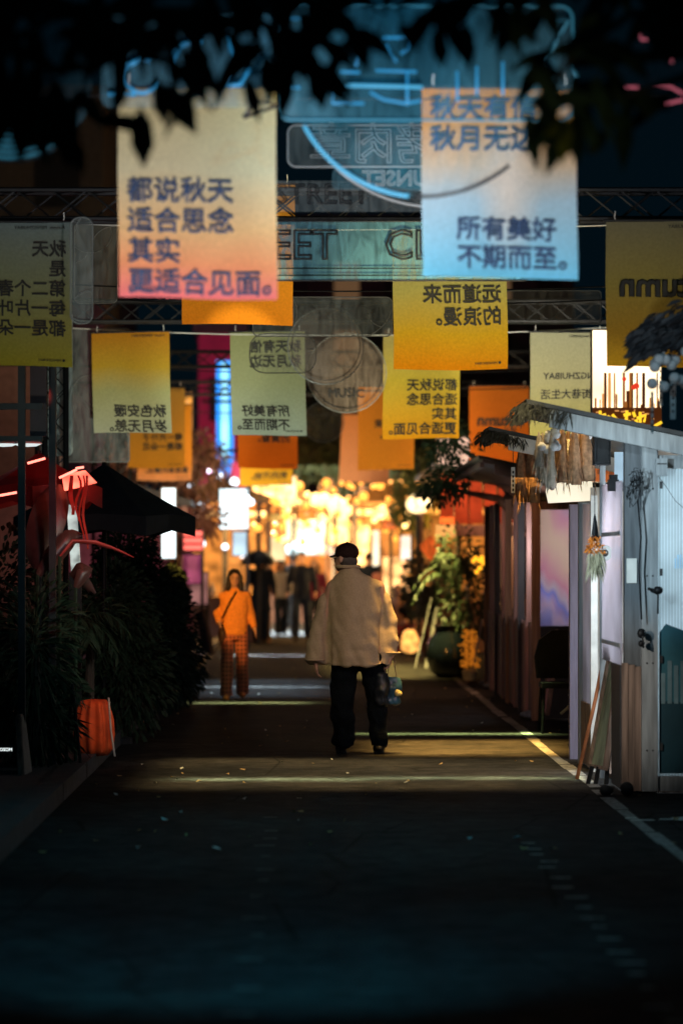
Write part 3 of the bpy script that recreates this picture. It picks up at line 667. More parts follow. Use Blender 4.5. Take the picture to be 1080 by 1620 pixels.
for k in range(6): m1.box((2.53 + k * .018, yf - .003, 1.55), (2.54 + k * .018, yf - .001, 1.62 + .03 * math.sin(k)), M_PALEB); m1.box((2.6 + k * .018, yf - .003, 1.72), (2.607 + k * .018, yf - .001, 1.82), mat("poster_grey", (.12, .2, .23), .5))
m1.build('poster', t)
m1 = MB(); m1.box((XW - .006, Y0 + .12, .88), (XW + .006, 20.98, 2.16), PANELP); m1.build('side_sheet', t)
m1 = MB(); m1.box((XW - .01, Y0 + .13, .02), (XW + .012, 20.3, .878), M_DARK); m1.build('side_panel', t)
m1 = MB(); m1.box((XW - .005, 21.65, .5), (XW + .005, 22.46, 2.05), PANELP); m1.build('side_sheet', t)
m1 = MB()
for k in range(4): m1.box((XW - .02 + .003 * (k % 2), 21.7 + k * .2, .02), (XW + .01, 21.89 + k * .2, .499), M_WOOD)
m1.build('plank_panel', t)
m1 = MB(); m1.box((3.9, Y0 + .04, .02), (3.98, Y1, 2.1), M_DARK); m1.box((2.3, Y1 - .03, .02), (3.9, Y1, 2.2), M_WHITE); m1.build('back_wall', t)
m1 = MB(); m1.box((2.24, Y0 + .06, -.01), (3.9, Y1 - .04, .03), M_WOOD); m1.build('floor_boards', t)
area((3.0, 20.9, 2.1), (2.9, 20.6, 1.0), 60, (.82, .93, 1), .8, 1.6); point((2.9, 20.1, 1.75), 26, (.8, .92, 1), .12); point((2.6, 20.5, 1.7), 16, (1, .93, .9), .1); point((2.8, 22.3, 1.8), 9, (1, .88, .7), .1)
t_k = t
for yy_ in (20.3, 20.95):
    m1 = MB(); m1.box((XW - .012, Y0 + .13, 1.0 + (yy_ - 20.3) * 1.2), (XW - .007, 20.97, 1.03 + (yy_ - 20.3) * 1.2), M_GREY); m1.build('rail', t_k)
m1 = MB()
for z_ in (.3, .9, 1.5, 2.1):
    for x_ in (2.335, 2.375): m1.ell((x_, Y0 - .057, z_), (.007, .004, .007), M_DARK, 8, 5)
    m1.box((2.425, Y0 - .034, z_), (2.445, Y0 - .031, z_ + .05), M_DARK)
m1.box((2.20, Y0 - .012, 1.45), (2.27, Y0 - .005, 1.62), M_WHITE); m1.build('screws', t_k)
# logo on side sheet
t = thing('round_sign', 'small round white sign with dark face logo on the kiosk side', 'sign', (2.13, 20.35, P(955, 875, 20.5).z))
m1 = MB(); m1.lathe([(0, -.004), (.056, -.004), (.056, .004), (0, .004)], (0, 0, 0), M_WHITE, 20)
m1.lathe([(0, .005), (.026, .005), (.024, .008), (0, .008)], (0, 0, 0), M_INK, 14)
m1.ell((-.009, .004, .009), (.006, .006, .003), M_WHITE, 8, 5); m1.ell((.009, .004, .009), (.006, .006, .003), M_WHITE, 8, 5)
m1.v = [Matrix.Rotation(R(90), 3, 'X') @ v for v in m1.v]; m1.build('plate', t)
# hardware on kiosk A
t = thing('floodlight', 'black floodlight on a bracket under the kiosk eave', 'lamp', P(975, 768, 20.1))
m1 = MB(); s = S(1, 20.1)
m1.box((-14 * s, -.05, -9 * s), (2 * s, .05, 9 * s), M_BLACK); m1.box((-12 * s, -.055, 9.1 * s), (0, .03, 17 * s), M_BLACK); m1.build('lamp_body', t)
m1 = MB(); m1.tube([(0, 0, 0), (10 * s, 0, 3 * s), (24 * s, .05, 0)], .012, M_BLACK, 6); m1.build('bracket', t, True)
m1 = MB(); m1.box((4 * s, -.04, -9 * s), (19 * s, .04, 4 * s), mat("black_plastic", (.03, .03, .035), .3)); m1.build('driver_box', t)
t = thing('speaker', 'black box speaker hanging under the kiosk roof fascia', 'speaker', P(952, 708, 19.7))
s = S(1, 19.7); m1 = MB(); m1.box((-14 * s, -.06, -28 * s), (12 * s, .09, 24 * s), M_BLACK); m1.build('speaker_body', t)
m1 = MB(); m1.tube([(0, 0, 24 * s), (0, .03, 36 * s)], .008, M_BLACK, 6); m1.tube([(-11 * s, -.068, -24 * s), (-11 * s, -.068, 20 * s), (9 * s, -.068, 20 * s), (9 * s, -.068, -24 * s), (-11 * s, -.068, -24 * s)], .004, M_DARK, 5); m1.build('hanger', t, True)
t = thing('junction_box', 'small grey junction box on the ribbed window with thin wires', 'junction box', P(1045, 740, 19.5))
s = S(1, 19.5); m1 = MB(); m1.box((-9 * s, -.03, -13 * s), (9 * s, .02, 14 * s), M_GREY); m1.box((-7 * s, -.034, 5 * s), (8 * s, -.031, 7 * s), M_DARK); m1.build('box_body', t)
m1 = MB(); m1.tube([(-5 * s, 0, 15 * s), (-6 * s, 0, 30 * s), (-3 * s, 0, 48 * s)], .003, M_BLACK, 5); m1.tube([(-4 * s, 0, -14 * s), (8 * s, 0, -30 * s), (22 * s, 0, -52 * s), (38 * s, 0, -66 * s)], .002, M_BLACK, 5); m1.build('wire', t)
m1 = MB()
for k in range(7):
    pts = []; x0, y0 = 1008 - k * 1.5, 762 + random.uniform(-10, 10)
    for j in range(12): pts.append(P(x0 + 9 * math.sin(j * .7 + k) + random.uniform(-3, 3), y0 + j * random.uniform(-1, 4.0) - 9 * math.cos(j * .6 + k), 19.42 - random.random() * .05))
    m1.tube(pts, .003, M_BLACK, 5)
m1.tube([P(1008, 790, 19.45), P(1013, 850, 19.45), P(1010, 900, 19.45), P(1014, 980, 19.45)], .006, M_BLACK, 5)
tag(m1.build('cable_tangle', None, True), 'tangled black cables on the dark post beside the ribbed window', 'cables')
t = thing('wall_lamp', 'small dark knob lamp on the grey post beside the ribbed window', 'lamp', P(1040, 934, 19.4))
m1 = MB(); m1.ell((0, 0, 0), (.035, .035, .03), M_BLACK); m1.tube([(-.02, .02, 0), (-.05, .1, .01)], .012, M_BLACK, 6); m1.tube([(0, 0, -.02), (0, .01, -.16)], .006, M_BLACK, 6); m1.build('lamp_head', t, True)
t = thing('door_latch', 'rusty latch fixing on the dark post above the planks', 'latch', P(1014, 1002, 19.45))
m1 = MB(); m1.ell((0, 0, 0), (.03, .02, .035), M_BLACK); m1.ell((.0, 0, -.07), (.022, .02, .025), M_BLACK); m1.tube([(0, -.01, .02), (.012, -.01, -.1)], .008, M_DARK, 6); m1.build('latch_body', t, True)
# dried bouquet
t = thing('dried_bouquet', 'hanging dried bouquet with orange flowers and straw under a black wrapping', 'bouquet', P(940, 812, 19.3))
s = S(1, 19.3); m1 = MB(); m1.tube([(0, 0, 85 * s), (0, 0, 0)], .003, M_BLACK, 5); m1.build('cord', t)
m1 = MB(); m1.lathe([(.001, 2 * s), (2.5 * s, -8 * s), (4.5 * s, -24 * s), (6.5 * s, -40 * s), (3 * s, -44 * s)], (0, 0, 0), M_BLACK, 12, .12, 3); m1.build('wrapping', t, True)
m1 = MB(); OF = mat("orange_petal", (.9, .25, .03), .7, 0, .3, 20)
for k in range(260):
    a = random.random() * 6.28; r_ = 12 * s * random.random() ** .5; z = -(36 + 26 * random.random()) * s
    m1.leaf((r_ * math.cos(a) * (1.1 if z < -50 * s else .6), r_ * math.sin(a), z), (math.cos(a), math.sin(a), random.uniform(-1.5, .5)), random.uniform(.012, .035), .011, OF)
m1.build('flowers', t)
m1 = MB(); SF = mat("dry_straw", (.45, .42, .28), .85, 0, .3, 20)
for k in range(300):
    a = random.random() * 6.28; r_ = 11 * s * random.random(); z = -random.uniform(56, 88) * s
    m1.leaf((r_ * math.cos(a) + 2 * s, r_ * math.sin(a), z), (math.cos(a) * .4, math.sin(a) * .4, -1), random.uniform(.04, .1), .006, SF)
m1.build('stems', t)
def tassels(px0, px1, py, Y, n, lens, m_, label, balls=0, w=.03):
    t = thing('hanging_tassels', label, 'decoration', P((px0 + px1) / 2, py, Y)); q = t.location
    for k in range(n):
        m1 = MB(); x = P(px0 + (px1 - px0) * (k + .5) / n, py, Y).x - q.x; yy = random.uniform(-.15, .25); L_ = random.uniform(*lens)
        ww = random.uniform(.7, 1.3) * w; nn = 14; x += random.uniform(-.015, .015)
        prof = [(ww * .15, .02), (ww * .4, 0), (ww * .8, -L_ * .3), (ww, -L_ * .7), (ww * 1.15, -L_)]
        rr = []
        for r0, z in prof: rr.append([Vector((x + r0 * (1 + .35 * math.cos(5 * a + k)) * math.cos(a), yy + r0 * (1 + .35 * math.cos(5 * a + k)) * math.sin(a), z + random.uniform(-.012, .012))) for a in [j * 6.283 / nn for j in range(nn)]])
        m1.rings(rr, m_)
        for j in range(16):
            a = random.random() * 6.28; m1.leaf((x + ww * math.cos(a), yy + ww * math.sin(a), -L_ * random.uniform(.4, .95)), (math.cos(a) * .25, math.sin(a) * .25, -1), random.uniform(.05, .13), .01, m_)
        m1.build('tassel', t, True)
    for k in range(balls):
        m1 = MB(); m1.ell((P(random.uniform(px0, px1), py, Y).x - q.x, random.uniform(-.15, .1), random.uniform(-.1, .04)), (.032, .032, .032), M_POM); m1.build('pompom', t, True)
    return t
tassels(848, 880, 690, 20.6, 5, (.22, .4), mat("pale_straw", (.5, .42, .33), .85, 0, .3, 30), 'pale grassy tassels with white balls under the thatched corner of the nearest kiosk', 12)
tassels(880, 930, 684, 20.9, 6, (.28, .4), M_STRAW, 'wide brown grass fringe hanging beneath the nearest kiosk roof', 3, .045)
tassels(816, 842, 712, 23.9, 3, (.32, .45), M_STRAW, 'brown grass fringe beneath the second thatched roof', 0, .05)
# ---- canopy B (open) + its things
t = thing('market_kiosk', 'open grey kiosk with short white fascia and thatched corner behind the nearest one', 'kiosk', (0, 0, 0), 'wooden market kiosks along the street')
shed_roof(t, 23.45, 27.9, 4.6, M_WHITE)
post(t, 2.3, 23.6, .1, 2.4, M_GREY); post(t, 2.8, 27.6, .09, 2.35, M_DARK)
m1 = MB(); m1.box((2.9, 23.8, .02), (2.94, 27.8, 2.2), M_WOOD); m1.build('back_wall', t)
point((2.6, 25.5, 2.1), 4, (1, .7, .4))
t = thing('hanging_tag', 'narrow white lettered strip hanging from the second thatched corner', 'tag', P(811, 757, 23.5))
s = S(1, 23.5); m1 = MB(); m1.box((-3 * s, -.004, -23 * s), (3 * s, .004, 18 * s), M_WHITE)
for k in range(5): m1.box((-1.5 * s, -.006, (8 - 7 * k) * s), (1.5 * s, -.0045, (12 - 7 * k) * s), M_INK)
m1.build('strip', t); m1 = MB(); m1.tube([(0, 0, 18 * s), (0, 0, 52 * s)], .004, M_BLACK, 5); m1.build('cord', t)
# lit white light panel (awning) between
t = thing('lit_awning', 'cream lit awning panel glowing between the kiosks', 'awning', P(900, 778, 23.35))
s = S(1, 23.35); m1 = MB(); m1.prism([(-36 * s, 17 * s), (36 * s, 17 * s), (38 * s, -14 * s), (-33 * s, -18 * s), (-37 * s, 0)], 0, .03, glow('cream_glow', (1, .9, .68), 1.0, .1, 2)); m1.build('light_panel', t)
m1 = MB(); m1.prism([(-38 * s, 17.5 * s), (38 * s, 17.5 * s), (38 * s, 22 * s), (-36 * s, 19.5 * s)], -.02, .3, M_ORWOOD); m1.build('top_board', t)
m1 = MB(); m1.box((-30 * s, .03, 22 * s), (-28 * s, .06, 60 * s), M_DARK); m1.box((28 * s, .03, 22 * s), (30 * s, .06, 50 * s), M_DARK); m1.build('hanger', t)
t = thing('lit_sign', 'orange menu sign with pale characters beneath the thatch', 'sign', P(957, 742, 25.2))
s = S(1, 25.2); m1 = MB(); m1.box((-22 * s, 0, -20 * s), (16 * s, .05, 16 * s), glow('brown_orange_glow', (.8, .2, .05), .55)); m1.build('sign_box', t)
for i, w_ in enumerate(('烤炉堂', '城市酒馆')):
    tv, tf = text_verts(w_, 9 * s, False, .02); m1 = MB(); m1.add([(v.x - 14 * s, -.006 + v.z, v.y + (3 - 11 * i) * s) for v in tv], tf, M_WHITE); m1.build('lettering', t)
t = thing('lit_sign', 'pale blue lit menu box with dark characters behind the floodlight', 'sign', P(986, 745, 22.0))
s = S(1, 22.0); m1 = MB(); m1.box((-14 * s, 0, -26 * s), (12 * s, .05, 30 * s), glow('pale_blue_glow', (.42, .62, .78), .75, .1)); m1.build('sign_box', t)
# ---- kiosk C
t = thing('market_kiosk', 'third kiosk with rainbow sheen window and row of slanting red brown planks', 'kiosk', (0, 0, 0), 'wooden market kiosks along the street')
Y0c, Y1c = 28.6, 36.2
shed_roof(t, Y0c - .1, Y1c - 2.5, 5, M_DARK, False, .11, 1.72, 9)
XC = 2.3
post(t, XC, Y0c, .085, 2.32, M_ORWOOD)
for k, y_ in enumerate((29.4, 30.3, 31.2, 32.2, 33.1, 34.1, 35.2, 36.0)):
    post(t, XC - .02 * (k % 2), y_, .07, 2.3, (M_PINKWOOD, M_DARK, M_PINKWOOD, M_ORWOOD)[k % 4])
m1 = MB(); m1.box((2.345, Y0c - .03, 2.12), (3.3, Y0c + .03, 2.2), M_ORWOOD); m1.build('lintel', t)
RB = bpy.data.materials.new("rainbow_sheen"); RB.use_nodes = True; nt = RB.node_tree; N = nt.nodes; L = nt.links; b = N["Principled BSDF"]  # rainbow sheen put into the sheet colour as rings
tc = N.new('ShaderNodeTexCoord'); mp = N.new('ShaderNodeMapping'); mp.inputs['Scale'].default_value = (1.5, 1, .55); mp.inputs['Rotation'].default_value = (0, -.35, 0); L.new(tc.outputs['Object'], mp.inputs[0])
wv = N.new('ShaderNodeTexWave'); wv.wave_type = 'RINGS'; wv.inputs['Scale'].default_value = 1.9; wv.inputs['Distortion'].default_value = 1.6; wv.inputs['Detail'].default_value = 2; L.new(mp.outputs[0], wv.inputs['Vector'])
rp = N.new('ShaderNodeValToRGB'); L.new(wv.outputs['Fac'], rp.inputs[0]); el = rp.color_ramp.elements
el[0].position = 0; el[0].color = (.55, .36, .4, 1); el[1].position = 1; el[1].color = (.75, .68, .6, 1)
for p_, c_ in ((.35, (.6, .42, .55)), (.5, (.28, .5, .95)), (.58, (.7, .85, .95)), (.7, (.6, .36, .5))):
    e = el.new(p_); e.color = (*c_, 1)
L.new(rp.outputs[0], b.inputs['Base Color']); b.inputs['Roughness'].default_value = .2
tr = N.new('ShaderNodeBsdfTranslucent'); L.new(rp.outputs[0], tr.inputs[0]); ms = N.new('ShaderNodeMixShader'); ms.inputs[0].default_value = .8
L.new(b.outputs[0], ms.inputs[1]); L.new(tr.outputs[0], ms.inputs[2]); L.new(ms.outputs[0], N['Material Output'].inputs[0])
m1 = MB(); m1.box((2.345, Y0c - .006, .95), (2.74, Y0c + .006, 2.118), RB); m1.build('window_sheet', t)
m1 = MB(); m1.box((2.742, Y0c - .03, .02), (2.8, Y0c + .03, 2.118), mat("mauve_post", (.3, .26, .36))); m1.build('post', t)
m1 = MB(); m1.box((2.345, Y0c - .02, .02), (2.74, Y0c + .02, .948), M_DARK); m1.build('lower_panel', t)
m1 = MB(); y = Y0c + .1; k = 0
while y < Y1c - .2:
    m1.box((XC - .03 + .006 * (k % 3), y, .02), (XC - .005, y + .28, .95 + .03 * (k % 2)), (M_PINKWOOD, M_WOOD, M_PINKWOOD)[k % 3]); y += .3; k += 1
m1.build('plank_wall', t)
m1 = MB(); m1.box((XC + .6, Y0c + .1, .02), (XC + .63, Y1c, 2.2), M_ORWOOD); m1.build('back_wall', t)
m1 = MB(); m1.box((XC + .02, Y0c + .3, .96), (XC + .3, Y1c - .2, 1.0), M_WOOD); m1.build('counter', t)
point((2.62, 29.2, 1.75), 30, (.95, .93, 1), .1); point((2.55, 32.5, 2.0), 6, (1, .5, .35), .1)
spot((1.2, 27.5, 2.7), (2.4, 30.5, .9), 40, (1, .48, .34), 60, .7)
spot((.9, 16.8, 2.2), (2.25, 19.7, 1.9), 380, (.7, .9, 1), 34, .8)  # unseen spot added to brighten the nearest kiosk front
spot((1.5, 25.0, 2.3), (2.2, 22.6, 1.1), 5, (.8, .65, .8), 80, .7)
# easel boards, leaning boards, chair
def lean_board(name, corners, th, m_, label, cat, legs=None, writing=None):
    """corners: two bottom and two top points"""
    t = thing(name, label, cat, corners[0]); o = Vector(corners[0]); a, b, c, d = [Vector(q) - o for q in corners]
    n_ = (b - a).cross(d - a).normalized() * th
    m1 = MB(); m1.add([a, b, c, d, a + n_, b + n_, c + n_, d + n_], [(0, 1, 2, 3), (7, 6, 5, 4), (0, 4, 5, 1), (1, 5, 6, 2), (2, 6, 7, 3), (3, 7, 4, 0)], m_); m1.build('board', t)
    m1 = MB(); e = n_ * 1.4
    for p, q in ((a, b), (b, c), (c, d), (d, a)): m1.beam(p - n_ * .2, q - n_ * .2, .025, abs(th) * 1.9, M_WOOD, up=n_)
    m1.build('board_frame', t)
    return t
def pt(px, py, Y): return P(px, py, Y)
t = lean_board('easel_board', [pt(934, 1212, 20.6), pt(958, 1216, 20.3), pt(982, 1020, 20.45), pt(969, 1014, 20.9)], -.02, GREEN_B, 'tall worn green display board on black legs leaning beside the kiosk planks', 'display board')
o = t.location; m1 = MB()
for a, b in (((946, 1213), (941, 1240)), ((936, 1212), (929, 1236)), ((960, 1214), (958, 1244))): m1.beam(pt(*a, 20.4) - o, Vector(((b[0] - VX) / FPX * 20.4, 20.4, 0)) - o, .03, .03, M_BLACK)
m1.beam(pt(982, 1020, 20.5) - o, Vector((P(965, 1240, 20.9).x, 21.2, 0)) - o, .03, .03, M_BLACK); m1.build('leg', t)
t = thing('leaning_pole', 'thin orange brown pole leaning behind the green display board', 'pole', (P(912, 1224, 20.9).x, 20.9, 0))
m1 = MB(); o = t.location; q = pt(966, 980, 21.1); m1.tube([(0, 0, 0), (q - o) * .5 + Vector((.01, 0, 0)), q - o], .014, mat("orange_wood", (.42, .15, .06), .6), 8); m1.build('shaft', t, True)
m1 = MB(); m1.ell(q - o, (.02, .02, .025), M_WHITE); m1.build('tip', t, True)
t = lean_board('leaning_board', [pt(857, 1128, 27.8), pt(866, 1130, 27.6), pt(884, 998, 27.9), pt(878, 1000, 28.2)], -.02, mat("pink_board", (.5, .28, .28), .6), 'narrow pink board leaning against the black chair', 'board')
t = thing('folding_chair', 'black draped chair in the shade between the kiosks', 'chair', (P(888, 1130, 26.6).x, 26.6, 0))
m1 = MB(); m1.box((-.2, -.2, .42), (.2, .2, .47), M_BLACK); m1.build('seat', t)
m1 = MB(); bk = [(-.22, .5), (-.24, .7), (-.2, .86), (-.08, .95), (.1, .96), (.2, .88), (.24, .7), (.22, .5)]; m1.prism(bk, .16, .24, mat("black_cloth", (.02, .015, .012), .9)); m1.build('backrest', t)
for x in (-.18, .18):
    for y_ in (-.18, .18): m1 = MB(); m1.tube([(x, y_, .42), (x * 1.1, y_ * 1.1, 0)], .014, M_BLACK, 6); m1.build('leg', t)
t = thing('wooden_cross_stand', 'small white crossed stand on the floor beside the chair', 'stand', (P(893, 1096, 27).x, 26.2, .05))
m1 = MB(); m1.beam((-.12, -.1, .15), (.1, 0, .33), .02, .02, M_WHITE); m1.build('crossbar', t); m1 = MB(); m1.beam((.1, 0, .16), (-.04, -.08, .33), .02, .02, M_WHITE); m1.build('crossbar', t)
t = thing('paper_bag', 'crumpled dark bag on the ground at the kiosk base', 'bag', (2.15, 19.4, 0))
m1 = MB(); m1.ell((.03, 0, .05), (.05, .05, .05), M_WOOD); m1.ell((-.1, .05, .035), (.05, .04, .04), M_BLACK); remesh(m1, 'bag_body', .012, M_DARK, 2, .012, parent=t)
for i, (px_, Y) in enumerate(((843, 28.9), (775, 36.5), (782, 35.6))):
    t = thing('river_stone', ['small grey stone at the foot of the amber post', 'pale stone at the far end of the red planks', 'darker stone beside the red planks'][i], 'stone', (P(px_ - 8, 0, Y).x, Y, 0))
    m1 = MB(); m1.ell((0, 0, .04), (.09, .08, .05), M_GREY); remesh(m1, 'stone_body', .02, M_GREY, 2, .02, parent=t)
# ---- billboard
YB = 27.2; q = P(990, 640, YB)
t = thing('lit_billboard', 'bright lit billboard with city skyline and yellow brush characters', 'billboard', (q.x, YB, q.z), None)
def L2(px, py, Y=YB): v = P(px, py, Y) - t.location; return (v.x, v.z)
a = L2(935, 764); b = L2(1046, 521)
m1 = MB(); m1.box((a[0], 0, a[1]), (b[0], .12, b[1]), M_DARK); m1.build('sign_box', t)
m1 = MB(); m1.box((a[0] + .01, -.012, a[1] + .01), (b[0] - .01, -.002, b[1] - .01), glow('billboard_sky', (1, .78, .5), 2.2, .35, 2.5)); m1.build('light_panel', t)
m1 = MB(); SK = [glow('print_amber', (.75, .25, .05), .45), glow('print_brown', (.3, .08, .02), .2), glow('print_rust', (.9, .4, .12), .8)]
for k in range(34):
    x = random.uniform(936, 1040); h_ = random.uniform(618, 650) if random.random() < .8 else 590; w_ = random.uniform(2, 6)
    p0 = L2(x, 668); p1 = L2(x + w_, h_); m1.box((max(a[0] + .01, p0[0]), -.016 - k * 2e-4, p0[1]), (min(b[0] - .01, p1[0]), -.014, p1[1]), SK[k % 3])
p0 = L2(936, 762); p1 = L2(1045, 645); m1.box((p0[0], -.026, p0[1]), (p1[0], -.024, p1[1]), SK[1])
for k in range(60):
    x = random.uniform(938, 1040); y_ = random.uniform(648, 700); p0 = L2(x, y_ + 2); p1 = L2(x + random.uniform(2, 7), y_); m1.box((p0[0], -.03 - k * 1e-4, p0[1]), (p1[0], -.0275, p1[1]), SK[2])
for x, y_, r_ in ((986, 600, 3.5), (1005, 611, 5), (1001, 613, 4)):
    c = L2(x, y_); m1.ell((c[0], -.03, c[1]), (S(r_, YB), .006, S(r_, YB)), glow('print_red', (.9, .05, .02), .9), 12, 8)
m1.build('printed_skyline', t)
m1 = MB(); YL = glow('brush_yellow', (1, .62, .03), 1.3)
for ln in ([(939, 662), (957, 656)], [(948, 650), (948, 672)], [(962, 658), (955, 671)], [(967, 656), (977, 668)], [(964, 667), (959, 675), (972, 673)], [(990, 650), (988, 680)], [(985, 657), (996, 655)], [(1000, 652), (1003, 660)],
           [(995, 666), (988, 677), (1002, 679)], [(1006, 662), (1020, 657), (1017, 668)], [(1011, 652), (1011, 670)], [(1004, 664), (1008, 674), (1024, 680), (1045, 668)]):
    m1.tube([(L2(x, y_)[0], -.04, L2(x, y_)[1]) for x, y_ in ln], .014, YL, 6)
m1.build('brush_lettering', t)
m1 = MB(); m1.tube([(0, .1, a[1]), (0, .1, -t.location.z)], .05, M_BLACK); m1.build('pole', t)
# dark decorated shape at the right edge, closest
t = thing('hanging_garland', 'dark ragged garland with blue lit pompoms and tags at the right edge', 'decoration', P(1050, 560, 17.2)); o = t.location; m1 = MB()
for k in range(520):
    u = random.random(); px_ = 1008 + 90 * u; py_ = 535 - 60 * u ** .5 * random.random() - 8 + random.uniform(0, 42) * (1 - .2 * u)
    m1.leaf(P(px_, py_, 17.2 + random.uniform(-.1, .1)) - o, (-1, random.uniform(-.4, .4), random.uniform(-.9, -.1)), random.uniform(.04, .12), .03, M_DARK)
m1.build('foliage', t)
for k in range(15):
    m1 = MB(); c = P(random.uniform(1028, 1085), random.uniform(555, 590) if k > 4 else random.uniform(590, 612), 17.0 + random.random() * .2) - o; m1.ell(c, (.034,) * 3, M_POM); m1.build('pompom', t, True)
for x, y0, y1, w_ in ((1067, 592, 662, 9), (1034, 618, 684, 4), (1048, 600, 640, 5)):
    m1 = MB(); c = P(x, y0, 17.1) - o; c2 = P(x, y1, 17.1) - o; m1.box((c.x - S(w_ / 2, 17), 0, c2.z), (c.x + S(w_ / 2, 17), .006, c.z), M_POM)
    for j in range(5): m1.box((c.x - .006, -.003, c2.z + .04 + j * .04), (c.x + .006, -.001, c2.z + .055 + j * .04), M_INK)
    m1.build('paper_tag', t)
spot((2.0, 15.6, 3.2), (2.25, 17.2, 2.85), 12, (.35, .75, 1), 50)
# ---- kiosk D and clutter further right
t = thing('market_kiosk', 'far dark roofed kiosk with red lit curtains behind the round pot', 'kiosk', (0, 0, 0), 'wooden market kiosks along the street')
m1 = MB(); z = P(0, 775, 40).z; m1.prism([(1.75, z + .28), (4.4, z - .1), (4.4, z - .03), (1.75, z + .36)], 39.2, 46, M_ROOF); m1.build('roof', t)
for x, y_ in ((2.1, 39.6), (2.15, 45), (3.5, 39.6)): post(t, x, y_, .09, z + .1, M_PINKWOOD)
m1 = MB(); q = P(722, 842, 39.4); m1.box((1.78, 39.3, q.z - .06), (3.6, 39.36, q.z + .1), M_PINKWOOD); m1.build('fascia', t)
for k in range(7):
    m1 = MB(); x = 1.85 + k * .2; m1.prism([(x, q.z + .12), (x + .19, q.z + .12), (x + .18, z + .2), (x + .02, z + .2)], 39.5 + .03 * (k % 2), 39.52 + .03 * (k % 2), mat("red_cloth", (.5, .08, .03), .85, 0, .4, 4)); m1.build('curtain', t)
m1 = MB(); m1.box((3.0, 40, 0), (3.05, 46, 2.3), M_PINKWOOD); m1.build('back_wall', t)
point((2.3, 38.9, 2.5), 10, (1, .35, .15)); point((2.5, 42, 1.9), 25, (1, .5, .2))
def leafball(m1, c, rad, n, l, w, m_, down=.3):
    for k in range(n):
        d = Vector((random.gauss(0, 1), random.gauss(0, 1), random.gauss(0, 1))).normalized(); r_ = random.random() ** .45
        p = Vector((c[0] + d.x * rad[0] * r_, c[1] + d.y * rad[1] * r_, c[2] + d.z * rad[2] * r_)); d.z -= down
        m1.leaf(p, d, l * random.uniform(.6, 1.3), w * random.uniform(.7, 1.2), m_, random.uniform(0, .5))
def frond(m1, base, tip, h_, m_, n=16, ll=.22, w=.022):
    base = Vector(base); tip = Vector(tip); mid = (base + tip) / 2 + Vector((0, 0, h_)); pts = []
    for k in range(n + 1):
        u = k / n; pts.append(base * (1 - u) ** 2 + mid * 2 * u * (1 - u) + tip * u * u)
    m1.tube(pts, [.008 * (1 - .8 * k / n) for k in range(n + 1)], m_, 5)
    for k in range(2, n + 1):
        d = (pts[k] - pts[k - 1]).normalized(); sd = d.cross(Vector((0, 0, 1)))
        if sd.length < .1: sd = Vector((1, 0, 0))
        sd.normalize()
        for s_ in (-1, 1): m1.leaf(pts[k], d * .8 + sd * s_ * .9 + Vector((0, 0, -.35)), ll * (1.1 - .6 * k / n), w, m_, .3)
t = thing('potted_shrub', 'leafy shrub in a big round dark glazed pot right of the road', 'plant', (1.96, 39, 0))
m1 = MB(); m1.lathe([(.14, 0), (.26, .08), (.33, .28), (.31, .5), (.2, .64), (.2, .7), (.24, .72), (.18, .7)], (0, 0, 0), mat("glazed_pot", (.006, .01, .014), .15, 0, .2, spec=.6), 28); m1.build('pot', t, True)
m1 = MB(); leafball(m1, (.25, .1, 1.05), (.45, .4, .55), 1100, .08, .035, M_GLEAF); leafball(m1, (.1, 0, 1.7), (.3, .3, .4), 300, .1, .04, M_GLEAF)
for k in range(9):
    a = random.uniform(0, 6.28); frond(m1, (.1, 0, 1.2), (.1 + .6 * math.cos(a), .5 * math.sin(a), random.uniform(1.0, 1.7)), .55, M_GLEAF, 12, .2, .03)
m1.build('leaves', t)
m1 = MB(); m1.tube([(0, 0, .6), (.05, 0, 1.0), (.12, 0, 1.5)], .025, M_BARK, 6); m1.tube([(0, 0, .6), (.2, .05, 1.2)], .02, M_BARK, 6); m1.build('stem', t)
t = thing('flower_stand', 'small orange flowers on a stand beside the round pot', 'flowers', (P(742, 0, 38.2).x, 38.2, 0)); m1 = MB()
for k in range(240): c = (random.gauss(0, .05), random.gauss(0, .05), random.uniform(.2, .68)); m1.leaf(c, (random.gauss(0, 1), random.gauss(0, 1), random.gauss(0, 1)), .05, .04, glow('orange_glow_petal', (1, .3, .02), .35))  # petals emit in place of light shining through them
m1.build('flowers', t); m1 = MB(); m1.tube([(0, 0, 0), (0, 0, .5)], .02, M_DARK, 6); m1.lathe([(.08, 0), (.1, .12), (.06, .16)], (0, 0, 0), M_SCRAP, 12); m1.build('stand', t)
t = thing('leaning_lamp_tube', 'pale thin tube leaning right of the orange flowers', 'tube', (P(750, 0, 37.8).x, 37.8, 0)); m1 = MB(); m1.tube([(0, 0, .25), (.1, 0, .82)], .012, M_WHITE, 6); m1.build('tube_body', t)
t = thing('orange_light_cluster', 'cluster of small orange bulbs on the plank wall', 'string lights', P(765, 888, 37.5)); o = t.location
for k in range(12): m1 = MB(); m1.ell(P(random.uniform(748, 776), random.uniform(872, 905), 37.5) - o, (.03, .03, .03), glow('orange_bulb', (1, .42, .02), 1.8), 8, 6); m1.build('bulb', t)
m1 = MB(); m1.tube([(0, .02, .2), (.05, 0, .02), (-.05, 0, -.12)], .005, M_BLACK, 5); m1.build('wire', t)
YD = 44; t = thing('paper_lantern', 'red orange square paper lantern hanging over the plants', 'lantern', P(681, 866, YD)); s = S(1, YD); m1 = MB()
